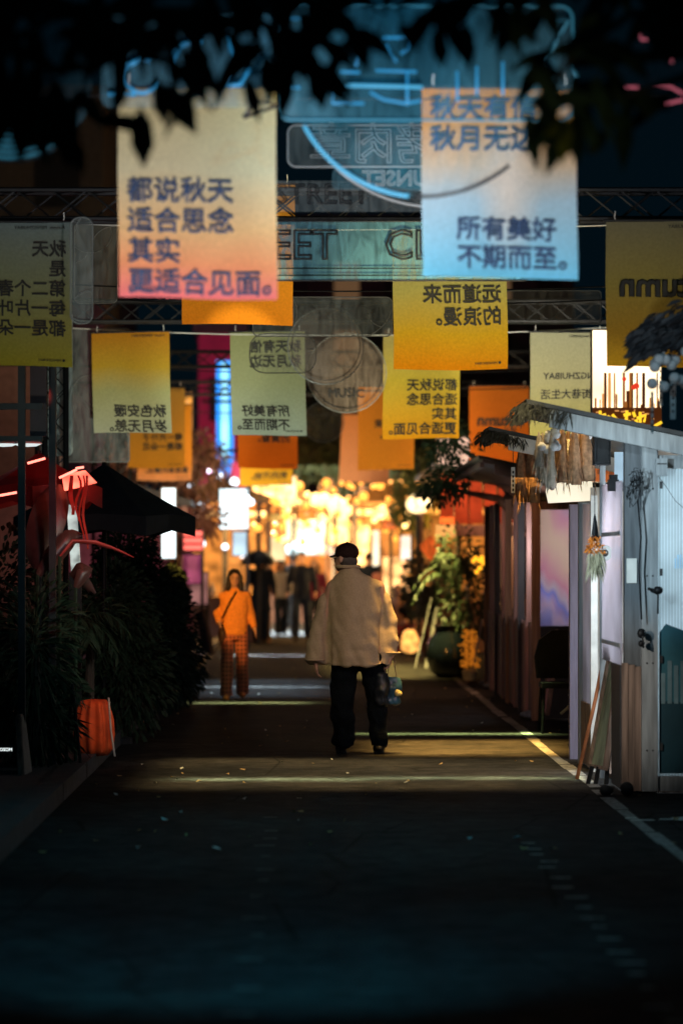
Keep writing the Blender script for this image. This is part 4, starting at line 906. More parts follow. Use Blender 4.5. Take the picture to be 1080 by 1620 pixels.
m1.rings([[Vector((r_ * math.cos(k * math.pi / 2), r_ * math.sin(k * math.pi / 2), z)) for k in range(4)] for r_, z in ((2 * s, 18 * s), (17 * s, 4 * s), (15 * s, -4 * s), (2 * s, -20 * s))], glow('red_lantern', (.85, .13, .02), .75, .4, 9)); m1.build('shade', t)
m1 = MB(); m1.tube([(0, 0, 18 * s), (0, 0, 90 * s)], .006, M_BLACK, 5); m1.build('cord', t)
for i, (x, y_, Y, lab, n_, rad, m_) in enumerate(((672, 925, 46, 'grey green bush left of the potted shrub', 1100, (.36, .4, .55), mat('grey_leaf', (.16, .2, .17), .5, 0, .4)), (650, 800, 52, 'yellow green lit tree top beside the bright round glow', 800, (.35, .4, .5), mat('lime_leaf', (.2, .22, .06), .5)),
        (645, 1012, 50, 'low red flowering clump on the ground behind the walker', 700, (.4, .3, .22), mat('wine_flower', (.3, .05, .07), .7)))):
    q = P(x, y_, Y); t = thing('street_shrub', lab, 'plant', (q.x, Y, 0)); m1 = MB(); leafball(m1, (0, 0, q.z), rad, n_, .12, .05, m_); m1.build('leaves', t)
    m1 = MB(); m1.tube([(0, 0, 0), (.02, 0, q.z)], [.04, .02], M_BARK, 7); m1.build('stem', t)
for x, y0, y1, dx in ((668, 945, 985, -12), (677, 960, 1000, -4), (688, 975, 1010, -8)):
    t = thing('white_leaning_slat', {668: 'leftmost pale slat leaning in the plants', 677: 'middle pale slat leaning in the plants', 688: 'shortest pale slat standing near the round pot'}[x], 'slat', (P(x + dx, 0, 42).x, 42, 0)); m1 = MB()
    m1.beam((0, 0, 0.02), P(x + 14, y0, 42) - t.location, .045, .02, mat('dull_white_slat', (.3, .32, .34), .6)); m1.build('slat_board', t)
# ================================================================== LEFT SIDE
t = thing('scaffold_frame', 'dark timber stall frame with crossbars at the left edge', 'stall frame', (0, 20.4, 0)); s = S(1, 20.4)
m1 = MB(); x = P(35, 0, 20.4).x; m1.box((x - .025, -.03, .1), (x + .025, .03, P(0, 560, 20.4).z), M_DARK); m1.build('post', t)
m1 = MB(); x2 = P(68, 0, 20.4).x; m1.box((x2 - .01, .6, .1), (x2 + .04, .66, P(0, 560, 20.4).z), M_DARK); m1.build('post', t)
for py_, h_ in ((643, 5), (694, 4)): m1 = MB(); z = P(0, py_, 20.4).z; m1.box((-3.2, -.02, z - h_ * s), (x2, .02, z + h_ * s), M_DARK); m1.build('crossbar', t)
m1 = MB(); m1.box((x + .03, .3, P(0, 690, 20.7).z), (x2, .33, P(0, 575, 20.7).z), mat('dark_panel', (.05, .02, .025), .5)); m1.build('panel', t)
t = thing('lattice_tower', 'slim black lattice tower with pale sheet behind it, left of the clear panel', 'tower', (P(88, 0, 27.0).x, 27.0, 0)); m1 = MB()
truss(m1, (0, 0, 0), (0, 0, 4.1), .2, .21, .022, .006); m1.build('tower_frame', t)
m1 = MB(); zz = P(0, 722, 27.4).z; m1.prism(rrect(-.17, zz, .14, 4.0, .05), .3, .306, acrylic_mat('clear_acrylic_front', (.62, .72, .68), .75)); m1.build('backing_sheet', t)
spot((-1.6, 25.0, 2.4), (-2.4, 28, 2.9), 22, (.85, 1, .92), 60, .7)
# fixture with white light reflection
t = thing('dish_lamp', 'pair of white dish lamps seen through the dark stall frame', 'lamp', P(30, 702, 22.5)); s = S(1, 22.5)
for dx in (-24, 14):
    m1 = MB(); m1.lathe([(.001, 12 * s), (10 * s, 8 * s), (22 * s, 2 * s), (24 * s, 0)], (dx * s, 0, 0), M_WHITE, 20); m1.build('lamp_shade', t, True)
    m1 = MB(); m1.lathe([(.001, -5 * s), (14 * s, -4 * s), (22 * s, -.5 * s), (.001, -.5 * s)], (dx * s, 0, 0), glow('white_lamp', (.78, .9, .9), .9), 20); m1.build('bulb', t, True)
# lit building beyond on the left: seen through the frame
t = thing('apartment_facade', 'dull rosy building front seen through the dark stall frame', 'building', (-6.2, 48, 0)); m1 = MB(); m1.box((-1.5, 0, 0), (1.9, 2, 4.9), mat('rosy_wall', (.34, .2, .16), .8)); m1.build('wall', t)
m1 = MB(); m1.box((-.2, -.05, 3.0), (1.0, -.01, 3.2), M_DARK); m1.build('ledge', t)
spot((-5.2, 40, 4), (-5.4, 48, 4), 170, (1, .6, .45), 50)
# red lit parasol
def parasol(name, label, apex, c, rx, ry, m_, ribs=8, pole=True, rot=0, valance=.1, up=None, sag=.02):
    t = thing(name, label, 'parasol', (c[0], c[1], 0), None); m1 = MB(); n = ribs; pts = []
    A = Vector((0, 0, apex)); ring = []; low = []
    for k in range(n):
        a = rot + 2 * math.pi * k / n; ring.append(Vector((rx * math.cos(a), ry * math.sin(a), c[2])))
    sub = []
    for k in range(n):
        p, q = ring[k], ring[(k + 1) % n]; m_id = (p + q) / 2 * .965; m_id.z = c[2] + .02
        sub += [p, m_id]
    rings_ = []
    for u in (.02, .35, .7, 1.0):
        rings_.append([A.lerp(v, u) - Vector((0, 0, sag * math.sin(u * math.pi))) for v in sub])
    rings_.append([v - Vector((0, 0, valance * (1 if i % 2 == 0 else .8))) for i, v in enumerate(sub)])
    m1.rings(rings_, m_, False); m1.build('canopy', t)
    m1 = MB(); m1.tube([(0, 0, 0), (0, 0, apex + .01)], .022, M_BLACK, 8); m1.build('pole', t)
    m1 = MB()
    for v in ring: m1.tube([(0, 0, apex - .25), v * .98], .007, M_BLACK, 5)
    m1.build('ribs', t)
    m1 = MB(); m1.lathe([(.25, 0), (.25, .05), (.05, .08), (.04, .3)], (0, 0, 0), M_DARK, 16); m1.build('base', t)
    return t
RC = bpy.data.materials.new('red_canvas'); RC.use_nodes = True; nt = RC.node_tree; b = nt.nodes['Principled BSDF']; b.inputs['Base Color'].default_value = (.14, .012, .012, 1); b.inputs['Roughness'].default_value = .6
tr = nt.nodes.new('ShaderNodeBsdfTranslucent'); tr.inputs[0].default_value = (.2, .012, .01, 1); ms = nt.nodes.new('ShaderNodeMixShader'); ms.inputs[0].default_value = .35
nt.links.new(b.outputs[0], ms.inputs[1]); nt.links.new(tr.outputs[0], ms.inputs[2]); nt.links.new(ms.outputs[0], nt.nodes['Material Output'].inputs[0])
YR = 22.0; ax = P(62, 0, YR).x; zed = P(0, 772, YR).z
parasol('stall_parasol', 'red canvas parasol lit from beneath behind the dark frame', P(0, 715, YR).z, (ax, YR, zed), .49, .5, RC, 8, rot=0, valance=.16)
point((ax - .05, YR + .1, zed - .08), 1.5, (1, .12, .08), .05)
spot((ax + .55, YR - .5, zed + .12), (ax + .2, YR + .1, zed + .02), 9, (1, .12, .08), 60)
spot((ax + .1, YR - 1.2, zed + .75), (ax + .12, YR, zed + .2), 18, (1, .1, .06), 40, .9)
t = thing('red_light_tube', 'glowing red light tubes along the rim of the red parasol', 'light tube', P(120, 745, YR - .8)); o = t.location
for pa, pb in (((94, 756), (122, 743)), ((120, 741), (133, 739)), ((0, 784), (27, 779)), ((44, 733), (72, 725))):
    m1 = MB(); m1.tube([P(*pa, YR - .8) - o, P(*pb, YR - .8) - o], .009, glow('red_tube_glow', (1, .22, .16), 3.0), 6); m1.build('tube_body', t)
spot(P(118, 742, YR - .8), P(120, 775, YR - .45), 3.2, (1, .15, .1), 150, .5)
t = thing('red_ribbon', 'bright red ribbon hanging from the parasol corner', 'ribbon', P(130, 752, YR - .85)); o = t.location
for k, (dx, l, w_) in enumerate(((-6, 70, 4), (0, 100, 3), (5, 112, 4), (-16, 60, 7))):
    m1 = MB(); pts = [(dx + 2.5 * math.sin(j * .8 + k), j * l / 8) for j in range(9)]; vs = []
    for j, (x, y_) in enumerate(pts):
        c = Vector((S(x + (2 * math.sin(j)), YR), .02 * math.sin(j * 1.3 + k), -S(y_, YR))); ww = S(w_ * (1 - .6 * abs(j / 8 - .4)), YR) / 2
        vs += [c - Vector((ww, 0, 0)), c + Vector((ww, .01, 0))]
    m1.add(vs, [(2 * j, 2 * j + 1, 2 * j + 3, 2 * j + 2) for j in range(8)], mat('red_ribbon_cloth', (.6, .04, .02), .6)); m1.build('strand', t, True)
t = thing('red_paper_lantern', 'square red paper lantern glowing under the parasol edge', 'lantern', P(120, 762, YR - .72)); s = S(1, YR - .7); m1 = MB()
m1.prism([(-22 * s, 10 * s), (14 * s, 18 * s), (32 * s, -1 * s), (8 * s, -8 * s), (-18 * s, -14 * s)], 0, .12, glow('red_paper', (1, .13, .08), 2.4, .6, 7)); m1.build('shade', t)
# big banana leaves catching red
def bigleaf(pts, w, m_, label, Y, yaw=0):
    t = thing('banana_leaf_plant', label, 'plant', (P(pts[0][0], 0, Y).x, Y, 0)); o = t.location; m1 = MB(); vs = []; n = len(pts)
    P3 = [P(x, y_, Y + .04 * i) - o for i, (x, y_) in enumerate(pts)]; fine = []
    for i in range(n - 1):
        for k in range(4): fine.append(P3[i].lerp(P3[i + 1], k / 4))
    fine.append(P3[-1]); N_ = len(fine)
    for i, p in enumerate(fine):
        d = (fine[min(i + 1, N_ - 1)] - fine[max(i - 1, 0)]).normalized(); sd = Vector((0, 1, 0)).cross(d).normalized(); ww = w * math.sin(math.pi * min(1, (i + .6) / N_)) ** .6
        vs += [p - sd * ww + Vector((0, .06 * w / .1, 0)), p, p + sd * ww + Vector((0, .05, 0))]
    m1.add(vs, [f for i in range(N_ - 1) for f in ((3 * i, 3 * i + 1, 3 * i + 4, 3 * i + 3), (3 * i + 1, 3 * i + 2, 3 * i + 5, 3 * i + 4))], m_); m1.build('leaf', t, True)
    m1 = MB(); m1.tube([(0, 0, 0), (0, 0, P3[0].z), P3[0]], .015, M_LEAF, 6); m1.build('stem', t)
RL = mat('banana_leaf', (.1, .05, .04), .35, 0, .3)
bigleaf([(58, 900), (62, 860), (75, 820), (85, 790), (92, 765)], .14, RL, 'broad leaf lit dark red just beneath the parasol', 21.2)
bigleaf([(60, 910), (85, 880), (110, 850), (130, 848)], .07, RL, 'smaller red tinged leaf below the broad one', 21.1)
bigleaf([(95, 880), (115, 856), (150, 858), (180, 868), (212, 882)], .016, mat('red_thin_leaf', (.5, .06, .05), .4), 'thin arched leaf with glowing red edge pointing right', 21.0)  # red glow put into the leaf colour
bigleaf([(120, 930), (135, 900), (120, 905), (150, 940)], .06, RL, 'crumpled dark red leaf above the palm', 21.1)
spot((P(150, 0, 20).x, 20.0, 2.4), P(110, 870, 21.2), 15, (1, .08, .06), 60)
# white glass post behind
t = thing('glass_light_column', 'slim frosted light column glowing behind the red ribbons', 'light column', (P(119, 0, 23.5).x, 23.5, 0)); s = S(1, 23.5)
m1 = MB(); m1.prism([(-14 * s, P(0, 790, 23.5).z), (-10 * s, P(0, 770, 23.5).z), (0, P(0, 770, 23.5).z), (9 * s, P(0, 905, 23.5).z), (-6 * s, P(0, 905, 23.5).z)], 0, .05, glow('frosted_glow', (.75, .85, .8), .55, .6, 8)); m1.build('glass_panel', t)
m1 = MB(); m1.box((-.05, 0, .1), (.05, .06, P(0, 905, 23.5).z - .003), M_DARK); m1.build('base', t)
# dark parasol
YK = 25.0; ax = P(205, 0, YK).x; ap = P(0, 742, YK).z; ez = P(0, 818, YK).z
parasol('stall_parasol', 'large black folded down parasol with its point aimed at the road', ap + .05, (ax - .22, YK, ez), .80, .7, mat('black_canvas', (.014, .022, .028), .8), 6, rot=0, valance=.17)
# dark evergreens and palms
def shrub(name, label, c, blobs, n, l, w, m_, trunk=True, fr=0, fm=None):
    t = thing(name, label, 'plant', c, None); m1 = MB()
    for b_, r_ in blobs: leafball(m1, b_, r_, n, l, w, m_)
    for k in range(fr):
        a = random.uniform(0, 6.28); b_, r_ = blobs[0]
        frond(m1, (b_[0], b_[1], b_[2]), (b_[0] + r_[0] * 1.2 * math.cos(a), b_[1] + r_[1] * math.sin(a), b_[2] - r_[2] * random.uniform(-.2, .8)), r_[2] * .7, fm or m_, 14, .2, .024)
    m1.build('leaves', t); m1 = MB(); m1.tube([(0, 0, 0), (.02, .02, blobs[0][0][2])], [.05, .03], M_BARK, 8)
    m1.build('stem', t); return t
def gx(px, Y): return P(px, 0, Y).x
shrub('evergreen_shrub', 'tallest dark evergreen bush under the black parasol', (gx(215, 28), 28, 0), [((0, 0, 1.05), (.5, .5, .7)), ((.1, 0, .6), (.6, .5, .5)), ((-.1, .1, 1.6), (.3, .3, .4))], 2600, .07, .026, M_NEEDLE)
shrub('evergreen_shrub', 'dark evergreen bush ending beside the walking woman', (gx(268, 31), 31, 0), [((0, 0, .75), (.33, .4, .65)), ((0, 0, 1.2), (.2, .3, .35)), ((.02, 0, .35), (.34, .4, .35))], 2200, .07, .026, M_NEEDLE)
shrub('evergreen_shrub', 'low dark bush directly behind the orange pot', (gx(195, 25.2), 25.2, 0), [((0, 0, .6), (.45, .4, .6)), ((-.1, 0, 1.1), (.4, .3, .5))], 1900, .08, .03, M_LEAF, fr=6)
shrub('palm_plant', 'dark palm with glossy fronds drooping above the orange pot', (gx(140, 22.6), 22.6, 0), [((-.05, 0, 1.1), (.3, .3, .3))], 90, .16, .02, M_LEAF, fr=13, fm=M_LEAF)
shrub('palm_plant', 'dark spiky palm at the left edge beside the leaning board', (gx(55, 20.9), 20.9, 0), [((0, 0, .9), (.3, .3, .6)), ((0, .1, .4), (.28, .3, .4))], 700, .16, .022, M_LEAF, fr=5)
shrub('evergreen_shrub', 'black mass of leaves filling the left edge', (gx(-5, 22.5), 22.5, 0), [((0, 0, 1.2), (.5, .4, .7)), ((.1, 0, .5), (.6, .4, .6))], 1500, .1, .04, M_LEAF)
spot((-.5, 18.6, 2.4), P(150, 1010, 22.3), 60, (1, .9, .7), 34, .6)
t = thing('pleated_pot', 'orange pleated fabric plant pot under the drooping palm', 'pot', (gx(149, 22.0), 22.0, .1)); m1 = MB()
m1.lathe([(.1, 0), (.135, .05), (.15, .16), (.142, .28), (.115, .38), (.09, .43), (.07, .4)], (0, 0, 0), mat('orange_cloth', (.62, .09, .02), .8, 0, .3, 8), 90, .09, 11); m1.build('pot_body', t, True)
m1 = MB(); m1.tube([(.12, -.1, .45), (.14, -.13, .2), (.17, -.13, .0)], .008, M_SCRAP, 6); m1.build('rope', t)
spot((-.55, 21.0, 1.1), (gx(149, 22), 22, .32), 16, (1, .42, .16), 18, .5)
t = lean_board('leaning_board', [pt(36, 1250, 19.9), pt(50, 1246, 20.3), pt(36, 1130, 20.5), pt(30, 1135, 20.2)], .02, mat('grey_board', (.16, .15, .13), .7), 'dark narrow board leaning at the left edge of the pavement', 'board')
m1 = MB(); t = thing('small_lit_label', 'tiny glowing white label low at the left edge', 'label', P(10, 1188, 20.0)); tv, tf = text_verts('OSOM', S(7, 20), False, .03, 'CENTER'); m1.add([(v.x, -.008 + v.z, v.y) for v in tv], tf, glow('label_glow', (.8, .9, .9), 1.2)); m1.box((-.05, 0, -.02), (.05, .01, .05), M_BLACK); m1.build('plate', t)
t = thing('easel', 'small black easel standing on the kerb left of the orange pot', 'easel', (gx(115, 20.9), 20.9, .1)); m1 = MB()
m1.tube([(-.05, 0, 0), (0, 0, .6)], .012, M_BLACK, 6); m1.build('leg', t); m1 = MB(); m1.tube([(.06, 0, 0), (0, 0, .6)], .012, M_BLACK, 6); m1.build('leg', t); m1 = MB(); m1.box((-.07, -.05, -.0), (.1, .06, .015), M_DARK); m1.build('base_board', t)
t = lean_board('menu_board', [pt(322, 1030, 42), pt(336, 1034, 41.5), pt(322, 966, 41.6), pt(313, 970, 42)], .03, M_PINKWOOD, 'rosy menu board leaning behind the dark bushes', 'board')
# ================================================================== FAR STREET
def lightbox(name, label, cat, x0, y0, x1, y1, Y, m_, frame=M_DARK, depth=.12, rod=True, text=None, tm=None, tsize=.6):
    q = P((x0 + x1) / 2, (y0 + y1) / 2, Y); t = thing(name, label, cat, q); w = S(x1 - x0, Y) / 2; h = S(y1 - y0, Y) / 2
    m1 = MB(); m1.box((-w, .01, -h), (w, depth, h), frame); m1.build('sign_box', t)
    m1 = MB(); m1.box((-w + .02, 0, -h + .02), (w - .02, .008, h - .02), m_); m1.build('light_panel', t)
    if rod: m1 = MB(); m1.box((w - .05, depth + .003, -q.z), (w, depth + .06, h), M_DARK); m1.build('post', t)
    if text:
        tv, tf = text_verts(text, h * 2 * tsize, False, .02, 'CENTER'); m1 = MB(); m1.add([(v.x, -.02 + v.z, v.y - h * tsize * .7) for v in tv], tf, tm or M_INK); m1.build('lettering', t)
    return t
WG = glow('white_sign_glow', (.8, .93, .95), 2.0, .2, 1); WG2 = glow('pale_blue_sign', (.5, .68, .8), 1.2, .3, 1.5)
WARM = glow('warm_white_glow', (1, .54, .17), 3.4, .7, 3.2); AMB = glow('amber_glow', (1, .42, .06), 1.1, .6, 2); YEL = glow('yellow_lamp', (1, .6, .18), 4.5); ORB = glow('orange_bulb_far', (1, .36, .05), 2.6)
lightbox('light_sign', 'tall white lit sign behind the black parasol point', 'sign', 254, 770, 280, 885, 40, WG, M_ORWOOD)
lightbox('light_sign', 'large white lit sign board left of the amber shop row', 'sign', 346, 772, 394, 838, 52, WG)
lightbox('light_sign', 'dimmer pale blue lit board beneath the large white one', 'sign', 367, 840, 392, 880, 53, WG2)
t = lightbox('neon_sign', 'red pink neon sign board with three glowing bars', 'neon sign', 288, 838, 322, 874, 46, mat('dark_red_board', (.2, .02, .04), .6))
for i in range(3): m1 = MB(); z = S(12 - 11 * i, 46); m1.box((-S(14, 46), -.03, z - S(3.6, 46)), (S(15, 46), -.004, z + S(3.6, 46)), glow('red_neon', (1, .16, .12), 1.6)); m1.build('neon_bar', t)
lightbox('light_sign', 'dull magenta panel for the reflection below the red neon bars', 'sign', 288, 876, 322, 925, 46.5, glow('neon_reflection_glow', (.55, .1, .22), .45, .5, 3))  # glowing panel put in for the pink reflection under the neon
lightbox('light_sign', 'rosy lit wall poster behind the man in black at the left', 'sign', 300, 905, 330, 958, 47, glow('rosy_poster', (.5, .22, .2), .5, .4, 3))
# stalls
def stall(label, x0, x1, Y0, Y1, ztop, roofm, wallm, postm, glowm=None, awn=None):
    t = thing('street_stall', label, 'stall', (x0, Y0, 0), 'bright stalls at the far end'); w = x1 - x0; d = Y1 - Y0
    m1 = MB(); m1.prism([(-.15, ztop), (w + .15, ztop), (w + .1, ztop + .1), (w / 2, ztop + .45), (-.1, ztop + .1)], -.2, d, roofm); m1.build('roof', t)
    for x in (0, w): m1 = MB(); m1.box((x - .05, 0, 0), (x + .05, .1, ztop - .003), postm); m1.build('post', t)
    m1 = MB(); m1.box((0, d - .05, 0), (w, d, ztop - .003), wallm); m1.build('back_wall', t)
    m1 = MB(); m1.box((.08, .15, .0), (w - .08, .6, .85), M_PINKWOOD); m1.box((.02, .1, .851), (w - .02, .65, .9), M_ORWOOD); m1.build('counter', t)
    if glowm:
        m1 = MB(); m1.box((.07, .8, ztop - .22), (w - .07, d - .3, ztop - .15), glowm); m1.build('light_panel', t)
    for k in range(6):
        m1 = MB(); x = .2 + (w - .4) * k / 5; m1.lathe([(.05, 0), (.07, .05), (.07, .16), (.03, .2), (.03, .26)], (x, .35, .903), random.choice((M_ORWOOD, M_WHITE, M_GREY)), 10); m1.build('jar', t, True)
    return t
LW = mat('lit_cream_wall', (.55, .34, .16), .8, 0, .7, 3.5); AR = mat('amber_roof', (.5, .26, .08), .7)
stall('amber roofed stall left of the far street with lamps under its roof', -2.7, -.75, 56, 60, 2.75, AR, LW, M_ORWOOD, WARM)
stall('wide cream stall closing the far street behind the crowd', -1.6, 1.0, 74, 80, 3.0, AR, LW, M_WHITE, WARM)
stall('tall cream stall right of the far street behind the walker', 1.05, 2.9, 62, 67, 2.9, AR, LW, M_WHITE, WARM)
stall('dark wooden stall with amber light behind the red lantern', 2.0, 4.0, 50, 54, 2.7, M_ROOF, LW, M_PINKWOOD, AMB)
stall('mauve stall left of the road beneath the white sign board', -4.2, -2.0, 46.5, 50, 2.5, M_ROOF, mat('mauve_wall', (.35, .16, .24), .8), M_PINKWOOD, None)
for (x, y_, z, p_, c_) in ((-1.6, 57.5, 2.2, 200, (1, .5, .14)), (-.3, 76, 2.4, 380, (1, .52, .16)), (1.9, 64, 2.2, 230, (1, .5, .14)), (3, 52, 2.2, 90, (1, .5, .12)), (-3, 47.5, 2.1, 22, (1, .35, .5)), (-.9, 50, 3.0, 60, (.75, .9, 1)), (.4, 58, 3.4, 90, (1, .7, .35))): point((x, y_, z), p_, c_, .15)
# white striped awning, tent
t = thing('white_awning', 'long white awning glowing above the amber stall', 'awning', P(430, 757, 54)); s = S(1, 54)
m1 = MB(); m1.prism([(-40 * s, 5 * s), (20 * s, 9 * s), (35 * s, 2 * s), (33 * s, -11 * s), (-20 * s, -3 * s)], 0, 1.2, glow('awning_glow', (.8, .86, .8), 1.1, .3, 1.2)); m1.build('canopy', t)  # canopy emits: the light on the cloth is put into its material
m1 = MB(); m1.box((-20 * s, 1.0, -t.location.z), (-18 * s, 1.05, -3 * s), M_DARK); m1.build('post', t)
t = thing('market_tent', 'pale blue white tent top behind the man in dark clothes', 'tent', P(488, 868, 66)); s = S(1, 66)
m1 = MB(); m1.rings([[Vector((r_ * math.cos(k * .7854), r_ * .6 * math.sin(k * .7854), z)) for k in range(8)] for r_, z in ((1 * s, 17 * s), (20 * s, 12 * s), (40 * s, 0), (42 * s, -9 * s))], glow('tent_glow', (.5, .68, .74), .95, .3, 2)); m1.build('canopy', t)  # tent top emits to look lit, no lamp inside
for dx in (-38, 38): m1 = MB(); m1.tube([(dx * s, 0, 0), (dx * s, 0, -t.location.z)], .03, M_WHITE, 6); m1.build('leg', t)
# lit facade pieces: warm shop fronts, plus two panels added to widen the glow
for i, (x0, y0, x1, y1, Y, m_, lab) in enumerate(((398, 752, 470, 802, 60, WARM, 'bright amber shop front panel above the umbrella crowd'), (396, 848, 452, 888, 61, glow('cream_glow_far', (1, .8, .42), 1.1, .3, 1.5), 'cream lit panel behind the black umbrella'),
        (452, 820, 520, 858, 70, glow('white_hot', (1, .8, .42), 2.6, .5, 3), 'white hot lit panel in the street centre'), (555, 830, 585, 905, 66, WARM, 'bright lit doorway immediately right of the walker cap'),
        (588, 838, 601, 1000, 63, glow('cream_column', (.95, .85, .6), 1.6, .2, 1.5), 'narrow cream lit column right of the doorway'), (632, 846, 662, 888, 56, glow('pink_white_panel', (1, .8, .62), 1.4, .2, 2), 'pinkish white lit square sign beside the red lantern'),
        (640, 765, 688, 835, 62, WARM, 'added amber panel behind the round street lamp'), (692, 800, 742, 862, 58, AMB, 'added dim amber panel at the right end of the far shops'), (296, 800, 322, 832, 56, glow('peach_small', (1, .5, .3), .8, .5, 3), 'small peach lit window left of the large white board'), (604, 880, 648, 950, 60, glow('peach_panel', (1, .5, .18), 1.7, .6, 4), 'peach glowing panel behind the walker shoulder'), (520, 800, 552, 862, 72, WARM, 'amber lit panel over the walker cap'))):
    lightbox('shop_light_panel', lab, 'light panel', x0, y0, x1, y1, Y, m_, M_ORWOOD)
for i, (x0, y0, x1, y1, Y, c_, lab, wd) in enumerate(((470, 806, 500, 822, 58, (.9, .3, .04), 'added small orange sign over the tent', '茶'), (536, 872, 556, 900, 60, (1, .45, .08), 'added narrow amber sign beside the walker cap', '面'), (604, 822, 630, 838, 57, (1, .2, .04), 'added small red orange sign right of the doorway', '酒馆'),
        (420, 812, 446, 826, 56, (1, .55, .12), 'added amber strip on the left stall', '小吃'), (664, 898, 684, 930, 49, (.9, .35, .06), 'added orange upright sign in the grey green bush', '花'), (700, 800, 730, 818, 46, (1, .4, .1), 'added amber sign below the dark kiosk roof', '烧烤'))):
    lightbox('added_lit_sign', lab, 'sign', x0, y0, x1, y1, Y, glow('added_lit_sign_%d' % i, c_, 1.0, .3, 3), M_DARK, rod=i > 3, text=wd, tm=M_INK if i % 2 else M_WHITE, tsize=.45)  # extra lit shapes added to fill out the far glow
for i, (x, w_, y0, Y, lab) in enumerate(((462, 5, 800, 62, 'dark street pole left of the tent'), (531, 4, 790, 66, 'thin dark pole above the walker cap'), (618, 5, 800, 58, 'brown pole right of the doorway'), (408, 4, 792, 55, 'dark pole at the amber stall corner'))):
    t = thing('street_pole', lab, 'pole', (P(x, 0, Y).x, Y, 0)); m1 = MB(); h_ = P(x, y0, Y).z; m1.tube([(0, 0, 0), (0, 0, h_)], [.05, .035], M_DARK, 8); m1.tube([(0, 0, h_ - .1), (.3, 0, h_ + .05)], .02, M_DARK, 6); m1.build('shaft', t); m1 = MB(); m1.lathe([(.02, .1), (.1, 0), (.02, -.03)], (.3, 0, h_ - .02), ORB, 12); m1.build('lamp_head', t, True)
# chandeliers and round lamps
def lamp_cluster(label, px, py, Y, n, spread, r0):
    t = thing('lamp_cluster', label, 'lamp', P(px, py, Y)); s = S(1, Y)
    for k in range(n):
        m1 = MB(); a = 6.283 * k / n; c = (spread * s * math.cos(a) * random.uniform(.6, 1), .3 * math.sin(a), random.uniform(-12, 10) * s); rr_ = random.uniform(.7, 1.2) * r0 * s
        m1.ell(c, (rr_, rr_, rr_), YEL, 10, 8); m1.build('bulb', t, True)
        m1 = MB(); m1.tube([c, (c[0] * .5, 0, 26 * s), (0, 0, 34 * s)], .012, M_ORWOOD, 5); m1.build('arm', t)
    m1 = MB(); m1.tube([(0, 0, 34 * s), (0, 0, -t.location.z)], .04, M_ORWOOD, 6); m1.build('pole', t)
lamp_cluster('amber lamp cluster on a pole above the tent', 517, 790, 64, 7, 24, 9)
lamp_cluster('amber lamp cluster between the trees, right of centre', 572, 800, 68, 7, 22, 8)
lamp_cluster('lower amber lamp cluster near the doorway', 610, 812, 66, 6, 16, 6)
lamp_cluster('lamp cluster on the amber shop roof left of centre', 440, 782, 62, 5, 24, 8)
t = thing('globe_lamp', 'big glowing round street lamp right of centre', 'street lamp', P(661, 797, 50)); s = S(1, 50); m1 = MB(); m1.ell((0, 0, 0), (19 * s, 19 * s, 15 * s), glow('globe_glow', (1, .7, .32), 3.2, .5, 5), 20, 14); m1.build('globe', t, True)
m1 = MB(); m1.tube([(0, 0, -18 * s), (0, 0, -t.location.z)], .035, M_DARK, 8); m1.build('pole', t)
pts = [(300, 812), (318, 800), (352, 828), (300, 800), (372, 905), (333, 835), (318, 860), (352, 752), (662, 757), (674, 752), (641, 770), (600, 765), (596, 818), (622, 790), (630, 815), (545, 880), (470, 790), (480, 822), (640, 832), (655, 842), (720, 880), (713, 862), (590, 770), (540, 765), (390, 790), (408, 835), (425, 800), (455, 806), (648, 912), (700, 842)]
for k in range(135):  # further bulbs added at random to brighten the far street
    x = random.uniform(395, 745) if k % 6 else random.uniform(284, 400); pts.append((x, random.gauss(812, 32) if x < 620 else random.gauss(850, 45)))
for i, (x, y_) in enumerate(pts):
    Y = random.uniform(50, 72); white = x < 400
    t = thing('bulb_lamp', 'one of many small round lights blurred in the far street', 'lamp', P(x, y_, Y), 'small blurred lights of the far street'); s = S(1, Y)
    rr_ = random.uniform(2.2, 7.5) * s; m1 = MB(); m1.ell((0, 0, 0), (rr_,) * 3, glow('white_bulb', (.8, .9, 1), 4) if white else (YEL, ORB, ORB)[i % 3], 10, 8); m1.build('bulb', t, True)
    m1 = MB(); m1.tube([(0, 0, rr_), (0, 0, rr_ + .25)], .01, M_BLACK, 5); m1.build('cord', t)
# buildings
def building(label, x0, x1, Y0, Y1, h, wm, wins, lit):
    t = thing('city_building', label, 'building', (x0, Y0, 0)); m1 = MB(); m1.box((0, 0, 0), (x1 - x0, Y1 - Y0, h), wm); m1.build('wall', t)
    m1 = MB(); m1.box((-.15, -.15, h + .003), (x1 - x0 + .15, Y1 - Y0, h + .3), M_DARK); m1.build('roof', t)
    nx_, nz_ = wins
    for i in range(nx_):
        for j in range(nz_):
            m1 = MB(); w = (x1 - x0) / nx_; a = i * w + w * .25; z = 3.4 + j * (h - 3.8) / nz_
            m1.box((a, -.03, z), (a + w * .5, -.005, z + (h - 3.8) / nz_ * .6), lit if random.random() < .25 else M_BLACK); f = m1.build('window', t)
    return t
building('magenta lit building front beside the blue neon strip', -2.85, -1.7, 75, 84, 7.6, mat('magenta_wall', (.4, .04, .16), .8, 0, .3, .8), (1, 2), M_BLACK)
building('dark building behind the trees at the street end', -1.2, 9, 96, 104, 13, mat('dim_wall', (.06, .055, .05), .85), (6, 4), glow('dim_window', (.8, .45, .2), .12))
building('dark apartment building at the far left', -14, -5, 70, 84, 13, mat('dim_wall', (.06, .055, .05)), (4, 4), glow('dim_window', (.8, .45, .2), .12))
spot((-2.4, 62, 3.4), (-2.4, 75, 6.0), 1300, (1, .1, .42), 60, .9)
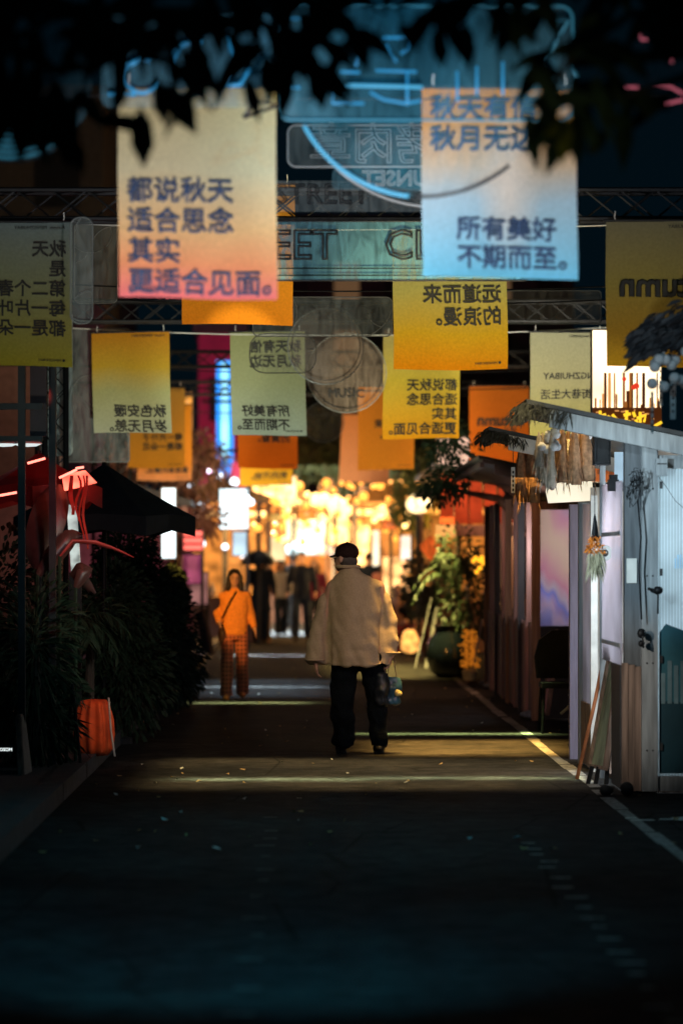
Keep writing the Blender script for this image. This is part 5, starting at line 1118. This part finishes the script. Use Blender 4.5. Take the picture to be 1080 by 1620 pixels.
t = thing('neon_column', 'tall vertical blue neon strip with white core in front of the magenta wall', 'neon sign', P(355, 665, 58)); s = S(1, 58)
m1 = MB(); m1.prism([(-13 * s, 95 * s), (13 * s, 95 * s), (14 * s, -60 * s), (8 * s, -84 * s), (0, -90 * s), (-9 * s, -80 * s), (-13 * s, -60 * s)], .05, .3, glow('deep_blue_glow', (.02, .28, .95), 1.5)); m1.build('sign_box', t)
m1 = MB(); m1.prism([(-6 * s, 92 * s), (6 * s, 92 * s), (7 * s, -55 * s), (2 * s, -70 * s), (-5 * s, -55 * s)], 0, .04, glow('cyan_core', (.3, .75, 1), 1.7, .4, 1.2)); m1.build('light_core', t)
m1 = MB(); m1.box((-.06, .31, -t.location.z), (.06, .4, 90 * s), M_DARK); m1.build('post', t)
for py_ in (602, 634, 712):
    m1 = MB(); z = P(0, py_, 57.6).z - t.location.z; m1.box((-35 * s, -.15, z - .03), (25 * s, -.1, z + .03), M_BLACK); m1.build('brace', t)
# ---- trees
def tree(label, x, Y, trunk_h, crowns, n, l, w, m_, lean=0, name='street_tree', bough=True):
    t = thing(name, label, 'tree', (x, Y, 0)); m1 = MB(); c0 = crowns[0][0]
    m1.tube([(0, 0, 0), (lean * .3, 0, trunk_h * .5), (lean, 0, trunk_h), ((lean + c0[0]) / 2, 0, (trunk_h + c0[2]) / 2)], [.16, .12, .1, .06], M_BARK, 9)
    for c, r_ in crowns: m1.tube([(lean, 0, trunk_h * .85), ((lean + c[0]) / 2, c[1] / 2, (trunk_h + c[2]) / 2 + .1), c], [.08, .05, .015], M_BARK, 7)
    tr_ = m1.build('trunk', t, True); m1 = MB()
    for c, r_ in crowns:
        for k in range(int(n / 26)):
            d = Vector((random.gauss(0, 1), random.gauss(0, 1), random.gauss(0, 1))).normalized() * random.random() ** .4
            cc = (c[0] + d.x * r_[0], c[1] + d.y * r_[1], c[2] + d.z * r_[2]); leafball(m1, cc, (l * 2.6,) * 3, 26, l, w, m_, .4)
    m1.build('crown', t); return t
q = P(560, 740, 78)
tree('dark leafy tree filling the gap under the orange banners', q.x, 78, 2.9, [((-.4, 0, 4.4), (1.5, .8, .8)), ((1.1, .3, 4.3), (1.1, .9, .8)), ((-1.6, 0, 5.2), (1.0, .8, 1.0)), ((.4, 0, 5.8), (1.9, 1, 1.1)), ((2.4, 0, 4.9), (1.0, .8, .9))], 1500, .17, .08, M_LEAF)
tree('brown lit tree with slanting boughs left of the large white sign', P(250, 0, 48).x, 48, 1.7, [((.4, 0, 3.0), (.6, .6, .55)), ((.75, 0, 2.3), (.25, .4, .2)), ((.2, .3, 2.4), (.5, .5, .4)), ((-.5, 0, 3.2), (.6, .6, .6)), ((.8, .2, 3.4), (.3, .4, .3))], 600, .11, .05, mat('brown_lit_leaf', (.28, .14, .09), .7, 0, .5, 3), lean=.3)  # brown of the light put into the leaf colour
spot((-1.2, 43.5, 2.0), (-2.0, 48, 2.8), 190, (1, .55, .38), 60, .8)
tree('tree with sharp dark leaves between the banners right of centre', P(712, 0, 33).x + 1.2, 33, 2.0, [((-1.15, 0, 2.75), (.2, .2, .32)), ((-1.22, 0, 3.0), (.16, .2, .2)), ((-1.28, 0, 2.45), (.14, .2, .16))], 330, .075, .036, M_LEAF)
tree('dim green tree lit yellow behind the round street lamp', P(690, 0, 58).x, 58, 2.0, [((-.3, 0, 3.2), (.7, .6, .5)), ((.4, 0, 3.6), (.7, .6, .7))], 700, .12, .06, mat('olive_leaf', (.1, .13, .04), .5))
lightbox('shop_light_panel', 'rosy lit panel glimpsed between sharp dark leaves', 'light panel', 690, 690, 745, 760, 50, glow('rosy_white_panel', (1, .62, .45), .9, .6, 4), M_ORWOOD, rod=True)
lightbox('shop_light_panel', 'amber lit strip below the deep orange banner', 'light panel', 745, 700, 845, 762, 52, glow('amber_white_panel', (1, .72, .38), 1.8, .5, 3), M_ORWOOD, rod=True)
lightbox('shop_light_panel', 'amber lit shop sign behind the bright orange banner', 'light panel', 283, 620, 305, 700, 52, glow('amber_print', (1, .4, .06), 1.0, .7, 4), M_ORWOOD, rod=True)
# foreground branches overhead
FK = 1.42
def fore(label, root, boughs, Y):
    t = thing('overhanging_tree', label, 'tree', root, None); o = Vector(root); m1 = MB(); mc = MB()
    m1.tube([(0, 0, 0), (.05, 0, 1.9), (.0, .1, 3.7)], [.13, .1, .08], M_BARK, 10)
    for pts, nl, drop in boughs:
        p3 = [P(x, y_, yy * FK) - o for x, y_, yy in pts]; m1.tube([(.0, .1, 3.65)] + p3, [.05] + [.02 * (1 - .7 * i / len(p3)) for i in range(len(p3))], M_BARK, 7)
        for i in range(nl):
            u = random.random() * (len(p3) - 1); k = int(u); b_ = p3[k].lerp(p3[min(k + 1, len(p3) - 1)], u - k)
            b_ += Vector((random.uniform(-.14, .14), random.uniform(-.2, .2), random.uniform(-.08, .14)))
            mc.leaf(b_, (random.uniform(-.9, .9), random.uniform(-.5, .5), random.uniform(-1, .25) * drop), random.uniform(.13, .24), random.uniform(.042, .07), M_LEAF, .25, (0, 1, .2))
    m1.build('trunk', t, True); return t, mc, o
t, mc, o = fore('overhanging tree with long dark leaves across the top left', (-2.6, 10.2, 0), [([(-60, 40, 7.2), (80, 10, 7.1), (200, 40, 7.0), (270, 90, 7.0)], 66, 1), ([(-60, 120, 7.4), (40, 150, 7.3), (110, 180, 7.2)], 70, 1), ([(100, -50, 7.3), (260, -50, 7.2), (420, -30, 7.1), (500, 10, 7.0), (512, 60, 7.0)], 62, 1), ([(300, 20, 7.5), (420, 40, 7.4), (440, 90, 7.3)], 36, 1)], 7.1)
for (x0, y0, x1, y1, w_) in ((222, 165, 228, 268, .06), (262, 130, 312, 214, .062), (250, 120, 262, 200, .05), (420, 80, 428, 168, .05), (495, 100, 512, 176, .055), (200, 120, 180, 180, .04), (520, 60, 560, 110, .04), (380, 60, 372, 130, .045), (470, 60, 480, 130, .045)):
    a = P(x0, y0, 7.05 * FK) - o; b_ = P(x1, y1, 7.05 * FK) - o; mc.leaf(a, b_ - a, (b_ - a).length, w_ * FK, M_LEAF, 0, (0, 1, .15))
mc.build('crown', t)
t, mc, o = fore('overhanging tree with yellow lit leaf spray before the blue banner', (3.2, 10.5, 0), [([(1150, 30, 7.4), (1000, 20, 7.3), (900, 90, 7.2), (870, 160, 7.2)], 30, 1), ([(1150, 20, 7.6), (1000, -40, 7.5), (850, -30, 7.4), (740, -5, 7.3), (680, 10, 7.2)], 60, 1), ([(1150, 120, 7.4), (1090, 120, 7.3), (990, 150, 7.2)], 9, 1), ([(900, 100, 7.4), (930, 180, 7.3), (940, 240, 7.2)], 14, 1)], 7.2)
YLf = mat('yellow_lit_leaf', (.25, .24, .03), .5)  # lit copy of the dark leaf, yellow light put into its colour
for i, (x0, y0, x1, y1, w_) in enumerate(((885, 168, 838, 252, .035), (895, 180, 862, 280, .05), (900, 185, 886, 262, .04), (890, 165, 846, 190, .04), (905, 190, 858, 215, .035), (908, 180, 912, 262, .05), (690, 40, 700, 110, .045), (735, 30, 742, 110, .045), (800, 30, 790, 90, .04))):
    a = P(x0, y0, 7.2 * FK + .02 * i) - o; b_ = P(x1, y1, 7.1 * FK) - o; mc.leaf(a, b_ - a, (b_ - a).length, w_ * FK, YLf if i in (4, 2) else M_LEAF, 0, (0, 1, .15))
mc.build('crown', t)

# ================================================================== PEOPLE
def rot2(p, a): return Vector((p[0] * math.cos(a) - p[1] * math.sin(a), p[0] * math.sin(a) + p[1] * math.cos(a), p[2]))
def limb(m1, pts, n=14):
    """pts: (x,y,z,r)"""
    m1.tube([Vector(p[:3]) for p in pts], [p[3] for p in pts], M_SKIN, n)
    for p in pts: m1.ell(p[:3], (p[3],) * 3, M_SKIN, 12, 8)
def oval_stack(m1, rows, n=24, m_=None):
    """rows: (cx, cy, z, rx, ry)"""
    m1.rings([[Vector((cx + rx * math.cos(a), cy + ry * math.sin(a), z)) for a in [k * 6.28318 / n for k in range(n)]] for cx, cy, z, rx, ry in rows], m_ or M_SKIN)
def hand(m1, w, d, side, curl=.5, s=1.0):
    """palm and five fingers: w wrist point, d direction down the hand"""
    w = Vector(w); d = Vector(d).normalized(); sd = Vector((0, 1, 0)); nrm = d.cross(sd).normalized() * side
    m1.ell(w + d * .045 * s, (.016 * s, .038 * s, .048 * s), M_SKIN, 12, 8)
    for i, (off, L_) in enumerate(((-.027, .062), (-.009, .072), (.009, .068), (.026, .052))):
        b = w + d * .08 * s + sd * off * s; m_ = b + (d * .9 - nrm * curl * .4) * L_ * .55 * s; e = m_ + (d * (1 - curl * .8) - nrm * curl) * L_ * .5 * s
        m1.tube([b - d * .02 * s, b, m_, e], [.0095 * s, .0095 * s, .0085 * s, .007 * s], M_SKIN, 8)
    b = w + d * .03 * s - sd * .03 * s; m1.tube([b, b - sd * .025 * s + d * .025 * s, b - sd * .03 * s + d * .055 * s - nrm * .01], [.012 * s, .01 * s, .008 * s], M_SKIN, 8)
def head(m1, c, yaw, s=1.0):
    """c: head centre; face points along -Y turned by yaw"""
    c = Vector(c); Q = Matrix.Rotation(yaw, 3, 'Z')
    def e(p, r): m1.ell(c + Q @ Vector(p) * s, [v * s for v in r], M_SKIN, 16, 12, Q)
    e((0, .012, .025), (.076, .094, .092)); e((0, -.03, -.04), (.057, .06, .07)); e((0, -.06, -.085), (.03, .028, .024))
    e((0, -.1, -.015), (.012, .02, .026)); e((0, -.09, -.055), (.024, .014, .01)); e((.078, .01, -.01), (.012, .02, .03)); e((-.078, .01, -.01), (.012, .02, .03))
    e((0, -.078, .02), (.055, .02, .012))
def eyes(t, c, yaw, s, brow=True):
    c = Vector(c); Q = Matrix.Rotation(yaw, 3, 'Z'); m1 = MB()
    for x in (-.03, .03):
        m1.ell(c + Q @ Vector((x, -.083, 0)) * s, (.011 * s, .008 * s, .007 * s), M_HAIR, 8, 6); m1.ell(c + Q @ Vector((x, -.088, .022)) * s, (.018 * s, .007 * s, .004 * s), M_HAIR, 8, 6)
    m1.ell(c + Q @ Vector((0, -.102, -.055)) * s, (.02 * s, .004 * s, .005 * s), mat('lips', (.4, .1, .09), .4), 8, 6)
    m1.build('face_features', t, True)
def cloth(name, color, rough=.9, scale=60, bump=.4): return mat(name, color, rough, 0, .25, scale, bump, spec=.08)
def figure(label, px, py, H, facing=0, pose='walk', top=None, bottom=None, hair='short', yaw=0, coat=False, group=None, arms=None, voxel=.014, skirt=0, stride=.18, slim=1, shoe=None):
    """generic passer-by: facing 0 = towards the camera"""
    Y = G(py); s = H / 1.72; t = thing('person', label, 'person', (P(px, 0, Y).x, Y, 0), group, facing); 
    m1 = MB(); st = stride * s
    hip = [(-.09 * s, 0, .9 * s), (.09 * s, 0, .9 * s)]; foot = [(-.1 * s, -st, .07 * s), (.1 * s, st, .09 * s)]
    knee = [(-.1 * s, -st * .6 - .02, .5 * s), (.1 * s, st * .25 - .03, .49 * s)]
    for h_, k_, f_ in zip(hip, knee, foot):
        limb(m1, [(*h_, .085 * s), (*k_, .055 * s), (f_[0], f_[1] + .03, f_[2], .038 * s)]); m1.ell((f_[0], f_[1] - .05 * s, .035 * s + (f_[2] - .07 * s)), (.04 * s, .12 * s, .035 * s), M_SKIN)
    oval_stack(m1, [(0, 0, .88 * s, .15 * s, .1 * s), (0, 0, 1.0 * s, .15 * s, .1 * s), (0, 0, 1.1 * s, .13 * s, .09 * s), (0, 0, 1.28 * s, .16 * s, .1 * s), (0, 0, 1.4 * s, .17 * s, .085 * s), (0, 0, 1.46 * s, .07 * s, .06 * s)])
    limb(m1, [(0, .01, 1.42 * s, .055 * s), (0, -.005, 1.52 * s, .048 * s)])
    hc = (0, -.01, 1.61 * s); head(m1, hc, yaw, s)
    arms = arms or [[(-.19, 0, 1.4), (-.25, .03, 1.15), (-.26, -.06, .93)], [(.19, 0, 1.4), (.25, .04, 1.15), (.27, -.04, .92)]]
    A = [[Vector(p) * s for p in a] for a in arms]
    for i, a in enumerate(A):
        limb(m1, [(*a[0], .05 * s), (*a[1], .04 * s), (*a[2], .028 * s)]); hand(m1, a[2], (a[2] - a[1]), 1 if i else -1, .5, s)
    remesh(m1, 'body', voxel, M_SKIN, 2, parent=t); eyes(t, hc, yaw, s)
    m1 = MB()      # top garment
    zt = (.62 if coat else .86) * s
    oval_stack(m1, [(0, 0, zt, (.22 if coat else .175) * s, (.16 if coat else .125) * s), (0, 0, 1.0 * s, .18 * s, .13 * s), (0, 0, 1.1 * s, .165 * s, .12 * s), (0, 0, 1.28 * s, .19 * s, .125 * s), (0, 0, 1.39 * s, .2 * s, .11 * s), (0, 0, 1.455 * s, .1 * s, .08 * s), (0, 0, 1.48 * s, .065 * s, .06 * s)])
    for a in A:
        w_ = a[1].lerp(a[2], .9); m1.tube([a[0], a[1], w_], [.07 * s, .062 * s, .05 * s], M_SKIN, 14); m1.ell(a[0], (.07 * s,) * 3, M_SKIN); m1.ell(a[1], (.062 * s,) * 3, M_SKIN)
    remesh(m1, 'coat' if coat else 'sweater', voxel, top, 3, .012 * s, parent=t)
    m1 = MB()
    oval_stack(m1, [(0, 0, .8 * s, .165 * s, .115 * s), (0, 0, .98 * s, .155 * s, .112 * s), (0, 0, 1.0 * s, .14 * s, .1 * s)])
    for h_, k_, f_ in zip(hip, knee, foot): m1.tube([(h_[0], h_[1], .92 * s), h_, k_, (f_[0], f_[1] + .03, f_[2] - .01 * s)], [.085 * s, .1 * s * slim, .082 * s * slim, (.08 + skirt) * s * slim], M_SKIN, 16)
    tr_ = remesh(m1, 'trousers', voxel, bottom, 3, .012 * s, parent=t)
    for f_ in foot:
        m1 = MB(); m1.ell((f_[0], f_[1] - .05 * s, .04 * s + (f_[2] - .07 * s)), (.047 * s, .13 * s, .042 * s), shoe or M_BLACK, 16, 10); m1.build('shoe', t, True)
    m1 = MB(); Q = Matrix.Rotation(yaw, 3, 'Z'); hv = Vector(hc)
    def he(p, r): m1.ell(hv + Q @ Vector(p) * s, [v * s for v in r], M_HAIR, 16, 10, Q)
    he((0, .025, .045), (.085, .1, .085))
    if hair == 'long':
        he((0, .06, -.06), (.09, .07, .14)); he((-.075, .0, -.15), (.035, .05, .2)); he((.08, -.02, -.16), (.042, .055, .22)); he((0, .08, -.2), (.1, .05, .2))
    remesh(m1, 'hair', voxel * .8, M_HAIR, 2, .008, (30, 30, 8), parent=t)
    return t, s, Y
# the woman in orange
t, s, Yw = figure('woman with long dark hair in orange sweater and wide plaid trousers', 371, 1107, 1.5, 0, 'walk', cloth('orange_knit', (.75, .3, .06)), plaid_mat(), 'long', .12, voxel=.01, skirt=.012, stride=.2, slim=.93, shoe=mat('orange_shoe', (.7, .25, .06), .6),
                  arms=[[(-.15, 0, 1.37), (-.225, .02, 1.14), (-.19, -.17, 1.02)], [(.15, 0, 1.37), (.215, .05, 1.13), (.27, -.04, .93)]])
m1 = MB(); m1.tube([(.03 * s, -.13 * s, 1.44 * s), (-.06 * s, -.15 * s, 1.3 * s), (-.2 * s, -.12 * s, 1.0 * s)], .009, M_BLACK, 6); m1.build('bag_strap', t, True)
t = thing('shoulder_bag', 'small dark bag carried at the side of the woman in orange', 'bag', (P(352, 0, Yw).x, Yw - .05, .62)); m1 = MB(); m1.ell((0, 0, .12), (.055, .09, .13), M_BLACK); remesh(m1, 'bag_body', .015, mat('brown_leather', (.06, .03, .02), .5), 2, .01, parent=t)
# passers-by far off
DK = cloth('dark_coat', (.015, .02, .03)); DK2 = cloth('navy_cloth', (.02, .03, .05)); WN = cloth('wine_cloth', (.1, .015, .035)); PKc = cloth('rose_shirt', (.45, .2, .17)); BR = cloth('brown_cloth', (.06, .04, .03))
figure('person in open dark coat over rose shirt beneath the black umbrella', 412, 1018, 1.72, .15, 'walk', DK, DK2, 'long', 0, True)
t, s, Yq = figure('man in dark jacket walking forward left of the walker', 477, 1014, 1.78, -.1, 'walk', DK, DK2, 'short', .1)
figure('person in wine coloured jacket half hidden behind the walker', 497, 1008, 1.6, .1, 'walk', WN, DK, 'long', 0)
figure('person with back turned, silhouetted against the lit doorway', 583, 1006, 1.78, 3.1, 'walk', DK2, DK, 'short', 0, True)
figure('person in pale jacket walking between the umbrella and the tent', 444, 1006, 1.62, .2, 'walk', cloth('pale_jacket', (.35, .33, .3)), DK, 'long', 0, voxel=.02)
figure('person in brown jacket at the far left of the crowd', 388, 1003, 1.7, 3.0, 'walk', BR, DK, 'short', 0, voxel=.02)
figure('tall person in navy behind the man in dark jacket', 462, 994, 1.78, 3.1, 'walk', DK2, DK, 'short', 0, True, voxel=.02)
figure('person in rose top near the doorway right of the walker', 606, 1007, 1.6, .3, 'walk', PKc, DK, 'long', 0, voxel=.02)
figure('man in black coat standing by the bushes with orange lit collar', 276, 1060, 1.74, .9, 'walk', cloth('black_coat', (.02, .018, .018)), DK, 'short', -.2, True)
spot((-2.35, 40.2, 1.75), (P(262, 0, 41.9).x, 41.9, 1.5), 9, (1, .4, .08), 40)
m1 = MB()
t = thing('umbrella', 'open black umbrella held above the couple', 'umbrella', P(408, 885, 54.8)); s = S(1, 54.8)
m1.rings([[Vector((r_ * math.cos(k * .7854), r_ * math.sin(k * .7854), z)) for k in range(8)] for r_, z in ((1 * s, 16 * s), (14 * s, 12 * s), (25 * s, 2 * s), (28 * s, -9 * s))], M_BLACK, False); m1.build('canopy', t, True)
m1 = MB(); m1.tube([(0, 0, 26 * s), (0, 0, -40 * s)], .012, M_BLACK, 6); m1.build('shaft', t)
# crouching one by the plants
Y = G(1026); t = thing('person', 'person crouching in black by the glowing orange light', 'person', (P(628, 0, Y).x, Y, 0)); m1 = MB()
limb(m1, [(-.08, .05, .35, .11), (-.12, -.3, .5, .07), (-.1, -.2, .08, .05)]); limb(m1, [(.1, .05, .35, .11), (.14, -.3, .48, .07), (.12, -.2, .08, .05)])
limb(m1, [(0, .1, .38, .17), (0, 0, .62, .17), (0, -.08, .82, .14)]); limb(m1, [(-.17, -.06, .8, .06), (-.25, -.2, .6, .045), (-.15, -.36, .5, .035)]); limb(m1, [(.17, -.06, .8, .06), (.28, -.2, .62, .045), (.36, -.36, .66, .035)])
hand(m1, (-.15, -.36, .5), (.2, -1, -.2), -1); hand(m1, (.36, -.36, .66), (.3, -1, .2), 1); m1.ell((-.1, -.28, .04), (.05, .13, .04), M_SKIN); m1.ell((.12, -.28, .04), (.05, .13, .04), M_SKIN)
limb(m1, [(0, -.1, .88, .055), (0, -.12, .96, .05)]); head(m1, (0, -.14, 1.05), .3); remesh(m1, 'body', .016, M_SKIN, 2, parent=t); eyes(t, (0, -.14, 1.05), .3, 1)
m1 = MB(); oval_stack(m1, [(0, .1, .3, .2, .19), (0, .08, .5, .21, .2), (0, -.03, .75, .22, .17), (0, -.08, .88, .12, .1)]); m1.tube([(-.17, -.06, .8), (-.25, -.2, .6), (-.17, -.33, .52)], [.08, .07, .05], M_SKIN); m1.tube([(.17, -.06, .8), (.28, -.2, .62), (.35, -.33, .66)], [.08, .07, .05], M_SKIN); remesh(m1, 'coat', .016, DK, 3, .012, parent=t)
m1 = MB(); m1.ell((0, -.11, 1.08), (.09, .1, .1), M_HAIR, 16, 10); m1.ell((0, -.05, .98), (.08, .07, .12), M_HAIR); remesh(m1, 'hair', .014, M_HAIR, 2, .006, parent=t)
t = thing('floor_lantern', 'glowing orange lantern on the ground beside the crouching person', 'lantern', (P(648, 0, 48).x, 48, 0)); m1 = MB(); m1.lathe([(.05, .05), (.14, .1), (.16, .25), (.1, .42), (.05, .45)], (0, 0, 0), glow('orange_lantern', (1, .45, .1), 1.3, .5, 8), 16); m1.build('shade', t, True)
m1 = MB(); m1.lathe([(.1, 0), (.1, .047), (.02, .048)], (0, 0, 0), M_DARK, 12); m1.build('base', t)

# ---- the walker seen from behind (x right, -Y towards camera)
Ym = G(1192); k_ = S(1, Ym); CX = 565
def mx(px): return (px - CX) * k_
def mz(py): return (1192 - py) * k_
t = thing('person', 'man in pale tan jacket and black cap seen from behind, carrying bags', 'person', (P(CX, 0, Ym).x, Ym, 0))
m1 = MB()
LL = [(mx(545), 0, .88, .1), (mx(541), -.02, .48, .062), (mx(545), .0, .1, .042)]; RL_ = [(mx(590), 0, .88, .1), (mx(596), .04, .48, .062), (mx(599), -.06, .1, .042)]
limb(m1, LL); limb(m1, RL_); m1.ell((mx(541), .06, .05), (.045, .13, .045), M_SKIN); m1.ell((mx(599), .02, .05), (.045, .13, .045), M_SKIN)
oval_stack(m1, [(0, 0, .86, .17, .12), (0, 0, 1.0, .17, .12), (0, 0, 1.15, .16, .11), (0, 0, 1.32, .19, .12), (-.01, 0, 1.43, .18, .1), (-.03, 0, 1.5, .07, .06)])
limb(m1, [(-.05, 0, 1.46, .062), (-.065, .01, 1.56, .056)])
hc = (mx(546), .015, 1.625); yawm = R(180 + 62) * -1; yawm = -R(128)
head(m1, hc, yawm, 1.02)
AL = [Vector((mx(527), 0, 1.385)), Vector((mx(509), .02, 1.06)), Vector((mx(499), -.03, .76))]; AR_ = [Vector((mx(597), 0, 1.385)), Vector((mx(611), .03, 1.1)), Vector((mx(618), -.01, .82))]
for i, a in enumerate((AL, AR_)): limb(m1, [(*a[0], .06), (*a[1], .045), (*a[2], .03)]); hand(m1, a[2], (.12 if i == 0 else -.2, -.05, -1), 1 if i else -1, .75)
remesh(m1, 'body', .009, M_SKIN, 2, parent=t); eyes(t, hc, yawm, 1.02)
m1 = MB()
rows = [(mx(565), 0, mz(1053), .272, .19), (mx(565), 0, mz(1046), .275, .19), (mx(565), 0, mz(1020), .268, .185), (mx(563), 0, mz(980), .25, .17), (mx(561), 0, mz(945), .225, .15), (mx(559), 0, mz(925), .2, .135), (mx(557), 0, mz(911), .15, .12), (mx(553), 0, mz(903), .095, .1), (mx(551), 0, mz(896), .078, .08)]
oval_stack(m1, rows, 40)
m1.tube([AL[0] + Vector((.03, 0, 0)), AL[0].lerp(AL[1], .5), AL[1], AL[2] + Vector((-.005, 0, .0))], [.078, .086, .084, .076], M_SKIN, 20); m1.tube([AR_[0] - Vector((.03, 0, 0)), AR_[0].lerp(AR_[1], .5), AR_[1], AR_[2] + Vector((.0, 0, -.0))], [.078, .086, .082, .07], M_SKIN, 20)
m1.ell(AL[0] + Vector((.025, 0, -.005)), (.08, .085, .078), M_SKIN); m1.ell(AR_[0] - Vector((.025, 0, .005)), (.08, .085, .078), M_SKIN)
jk = remesh(m1, 'jacket', .01, mat('tan_wool', (.42, .33, .215), .95, 0, .1, 70, .1, spec=.08), 3, .0, parent=t)
me = jk.data; me.update(); ns = [v.normal.copy() for v in me.vertices]
for v, n_ in zip(me.vertices, ns):      # long soft folds, deeper at the armholes and elbows
    q = v.co; f = noise.noise(Vector((q.x * 7, q.y * 5, q.z * 1.6 + 4))) * .03 + noise.noise(Vector((q.x * 16 + q.z * 5, q.y * 9, q.z * 7))) * .016 + noise.noise(Vector((q.x * 6 + 3, q.y * 6, q.z * 14))) * .008
    g_ = math.exp(-((q.x - mx(516) - (1.4 - q.z) * .02) / .02) ** 2) + math.exp(-((q.x - mx(606)) / .02) ** 2)
    v.co += n_ * (f * (.5 + .8 * min(1, max(0, (1.45 - q.z) / .6))) - .026 * g_ * (1 if q.z < 1.38 else 0))
m1 = MB(); m1.tube([(mx(529) + (mx(571) - mx(529)) * .5 + .092 * math.cos(a), .085 * math.sin(a), mz(899) + .012) for a in [k * .3927 for k in range(17)]], .016, MATS['tan_wool'], 8, False); m1.build('collar', jk, True)
m1 = MB()
for u in range(10):
    pass
m1.tube([(mx(558), -.1, mz(903)), (mx(562), -.135, mz(930)), (mx(565), -.165, mz(980)), (mx(566), -.185, mz(1045))], .003, MATS['tan_wool'], 5); m1.build('back_seam', jk, True)
for a_ in (AL, AR_):
    m1 = MB(); e_ = a_[2] + Vector((0, 0, .02)); m1.tube([e_ + Vector((.079 * math.cos(q_), .079 * math.sin(q_), 0)) for q_ in [k * .3927 for k in range(17)]], .006, MATS['tan_wool'], 6, False); m1.build('cuff_edge', jk, True)
m1 = MB(); oval_stack(m1, [(mx(567), 0, .78, .205, .135), (mx(567), 0, .9, .2, .13), (mx(567), 0, 1.0, .17, .12)])
m1.tube([(LL[0][0], 0, .85), (LL[0][0], 0, .7), (LL[1][0], -.02, .45), (mx(543), 0, .16), (mx(542), .01, .07)], [.115, .112, .1, .09, .095], M_SKIN, 20)
m1.tube([(RL_[0][0], 0, .85), (RL_[0][0], .02, .7), (RL_[1][0], .03, .45), (mx(599), -.04, .14), (mx(599), -.05, .06)], [.11, .105, .088, .074, .07], M_SKIN, 20)
remesh(m1, 'trousers', .012, cloth('black_trousers', (.004, .006, .008), .95), 3, .02, (10, 10, 8), parent=t)
for x, y_ in ((mx(540), .07), (mx(599), .0)): m1 = MB(); m1.ell((x, y_, .045), (.052, .15, .045), M_BLACK, 16, 10); m1.box((x - .045, y_ - .12, .0), (x + .045, y_ + .12, .02), M_BLACK); remesh(m1, 'shoe', .01, M_BLACK, 2, parent=t)
Q = Matrix.Rotation(yawm, 3, 'Z'); hv = Vector(hc)
m1 = MB(); m1.ell(hv + Q @ Vector((0, .035, -.02)), (.079, .075, .075), M_HAIR, 16, 10, Q); remesh(m1, 'hair', .01, mat('grey_hair', (.08, .07, .065), .7), 2, .006, (40, 40, 20), parent=t)
CAPM = cloth('black_cap_cloth', (.03, .018, .016), .85)
m1 = MB(); m1.ell(hv + Q @ Vector((0, .018, .05)), (.09, .108, .082), M_HAIR, 24, 14, Q); m1.ell(hv + Q @ Vector((0, .018, .13)), (.012, .012, .01), M_HAIR, 10, 8)
vv = []; 
for r_ in range(2):
    for k in range(9):
        a = R(200 + 140 * k / 8); rr_ = 1 if r_ == 0 else 1.0; ext = 0 if r_ == 0 else .075 * math.sin(R(180 * k / 8))
        vv.append(hv + Q @ Vector((.085 * math.cos(a), .018 + .1 * math.sin(a) - ext, .035 - ext * .25)))
m1.add(vv + [v - Vector((0, 0, .012)) for v in vv], [(k, k + 1, k + 10, k + 9) for k in range(8)] + [(k + 18, k + 27, k + 28, k + 19) for k in range(8)] + [(k + 9, k + 10, k + 28, k + 27) for k in range(8)] + [(k, k + 18, k + 19, k + 1) for k in range(8)], M_HAIR)
cp = remesh(m1, 'cap', .006, CAPM, 2, parent=t)
m1 = MB()
for sx_ in (-1, 1):
    pts_ = [hv + Q @ Vector((sx_ * .03 + .024 * math.cos(a), -.098, .0 + .018 * math.sin(a))) for a in [k * .6283 for k in range(11)]]; m1.tube(pts_, .0025, M_GREY, 5, False)
    m1.tube([hv + Q @ Vector((sx_ * .054, -.095, .004)), hv + Q @ Vector((sx_ * .08, .0, .004))], .0025, M_GREY, 5)
m1.build('glasses', t)
# bags held by the walker
def handbag(label, cx, z0, z1, w, d, m_, y0, extras=None):
    b = thing('shopping_bag', label, 'bag', (P(CX, 0, Ym).x + cx, Ym + y0, z0)); h = z1 - z0
    m1 = MB(); oval_stack(m1, [(0, 0, 0, w * .85, d * .8), (0, 0, h * .15, w, d), (0, 0, h * .6, w * .95, d * .8), (0, 0, h, w * .85, d * .45)], 16); remesh(m1, 'bag_body', .012, m_, 2, .022, (12, 12, 9), parent=b)
    for s_ in (-1, 1): m1 = MB(); m1.tube([(w * .5 * s_, 0, h - .01), (w * .3 * s_, 0, h + .09), (.02 * s_, 0, h + .16)], .004, M_WOOD, 5); m1.build('handle', b)
    return b
handbag('black shopping bag hanging from the right hand of the walker', mx(603), mz(1116), mz(1064), .065, .1, mat('black_bag', (.01, .014, .02), .4), -.02)
handbag('blue plastic bag with food inside beside the black shopping bag', mx(620), mz(1115), mz(1072), .08, .08, mat('blue_bag', (.03, .09, .14), .3, 0, .5, 8), .06)
b = thing('snack_packet', 'pale yellow packet poking from the blue bag', 'packet', (P(CX, 0, Ym).x + mx(629), Ym + .0, mz(1096))); m1 = MB(); m1.ell((0, 0, 0), (.035, .02, .03), M_WHITE); remesh(m1, 'packet_body', .008, mat('straw_yellow', (.5, .42, .16), .5), 1, .012, (30, 30, 30), parent=b)
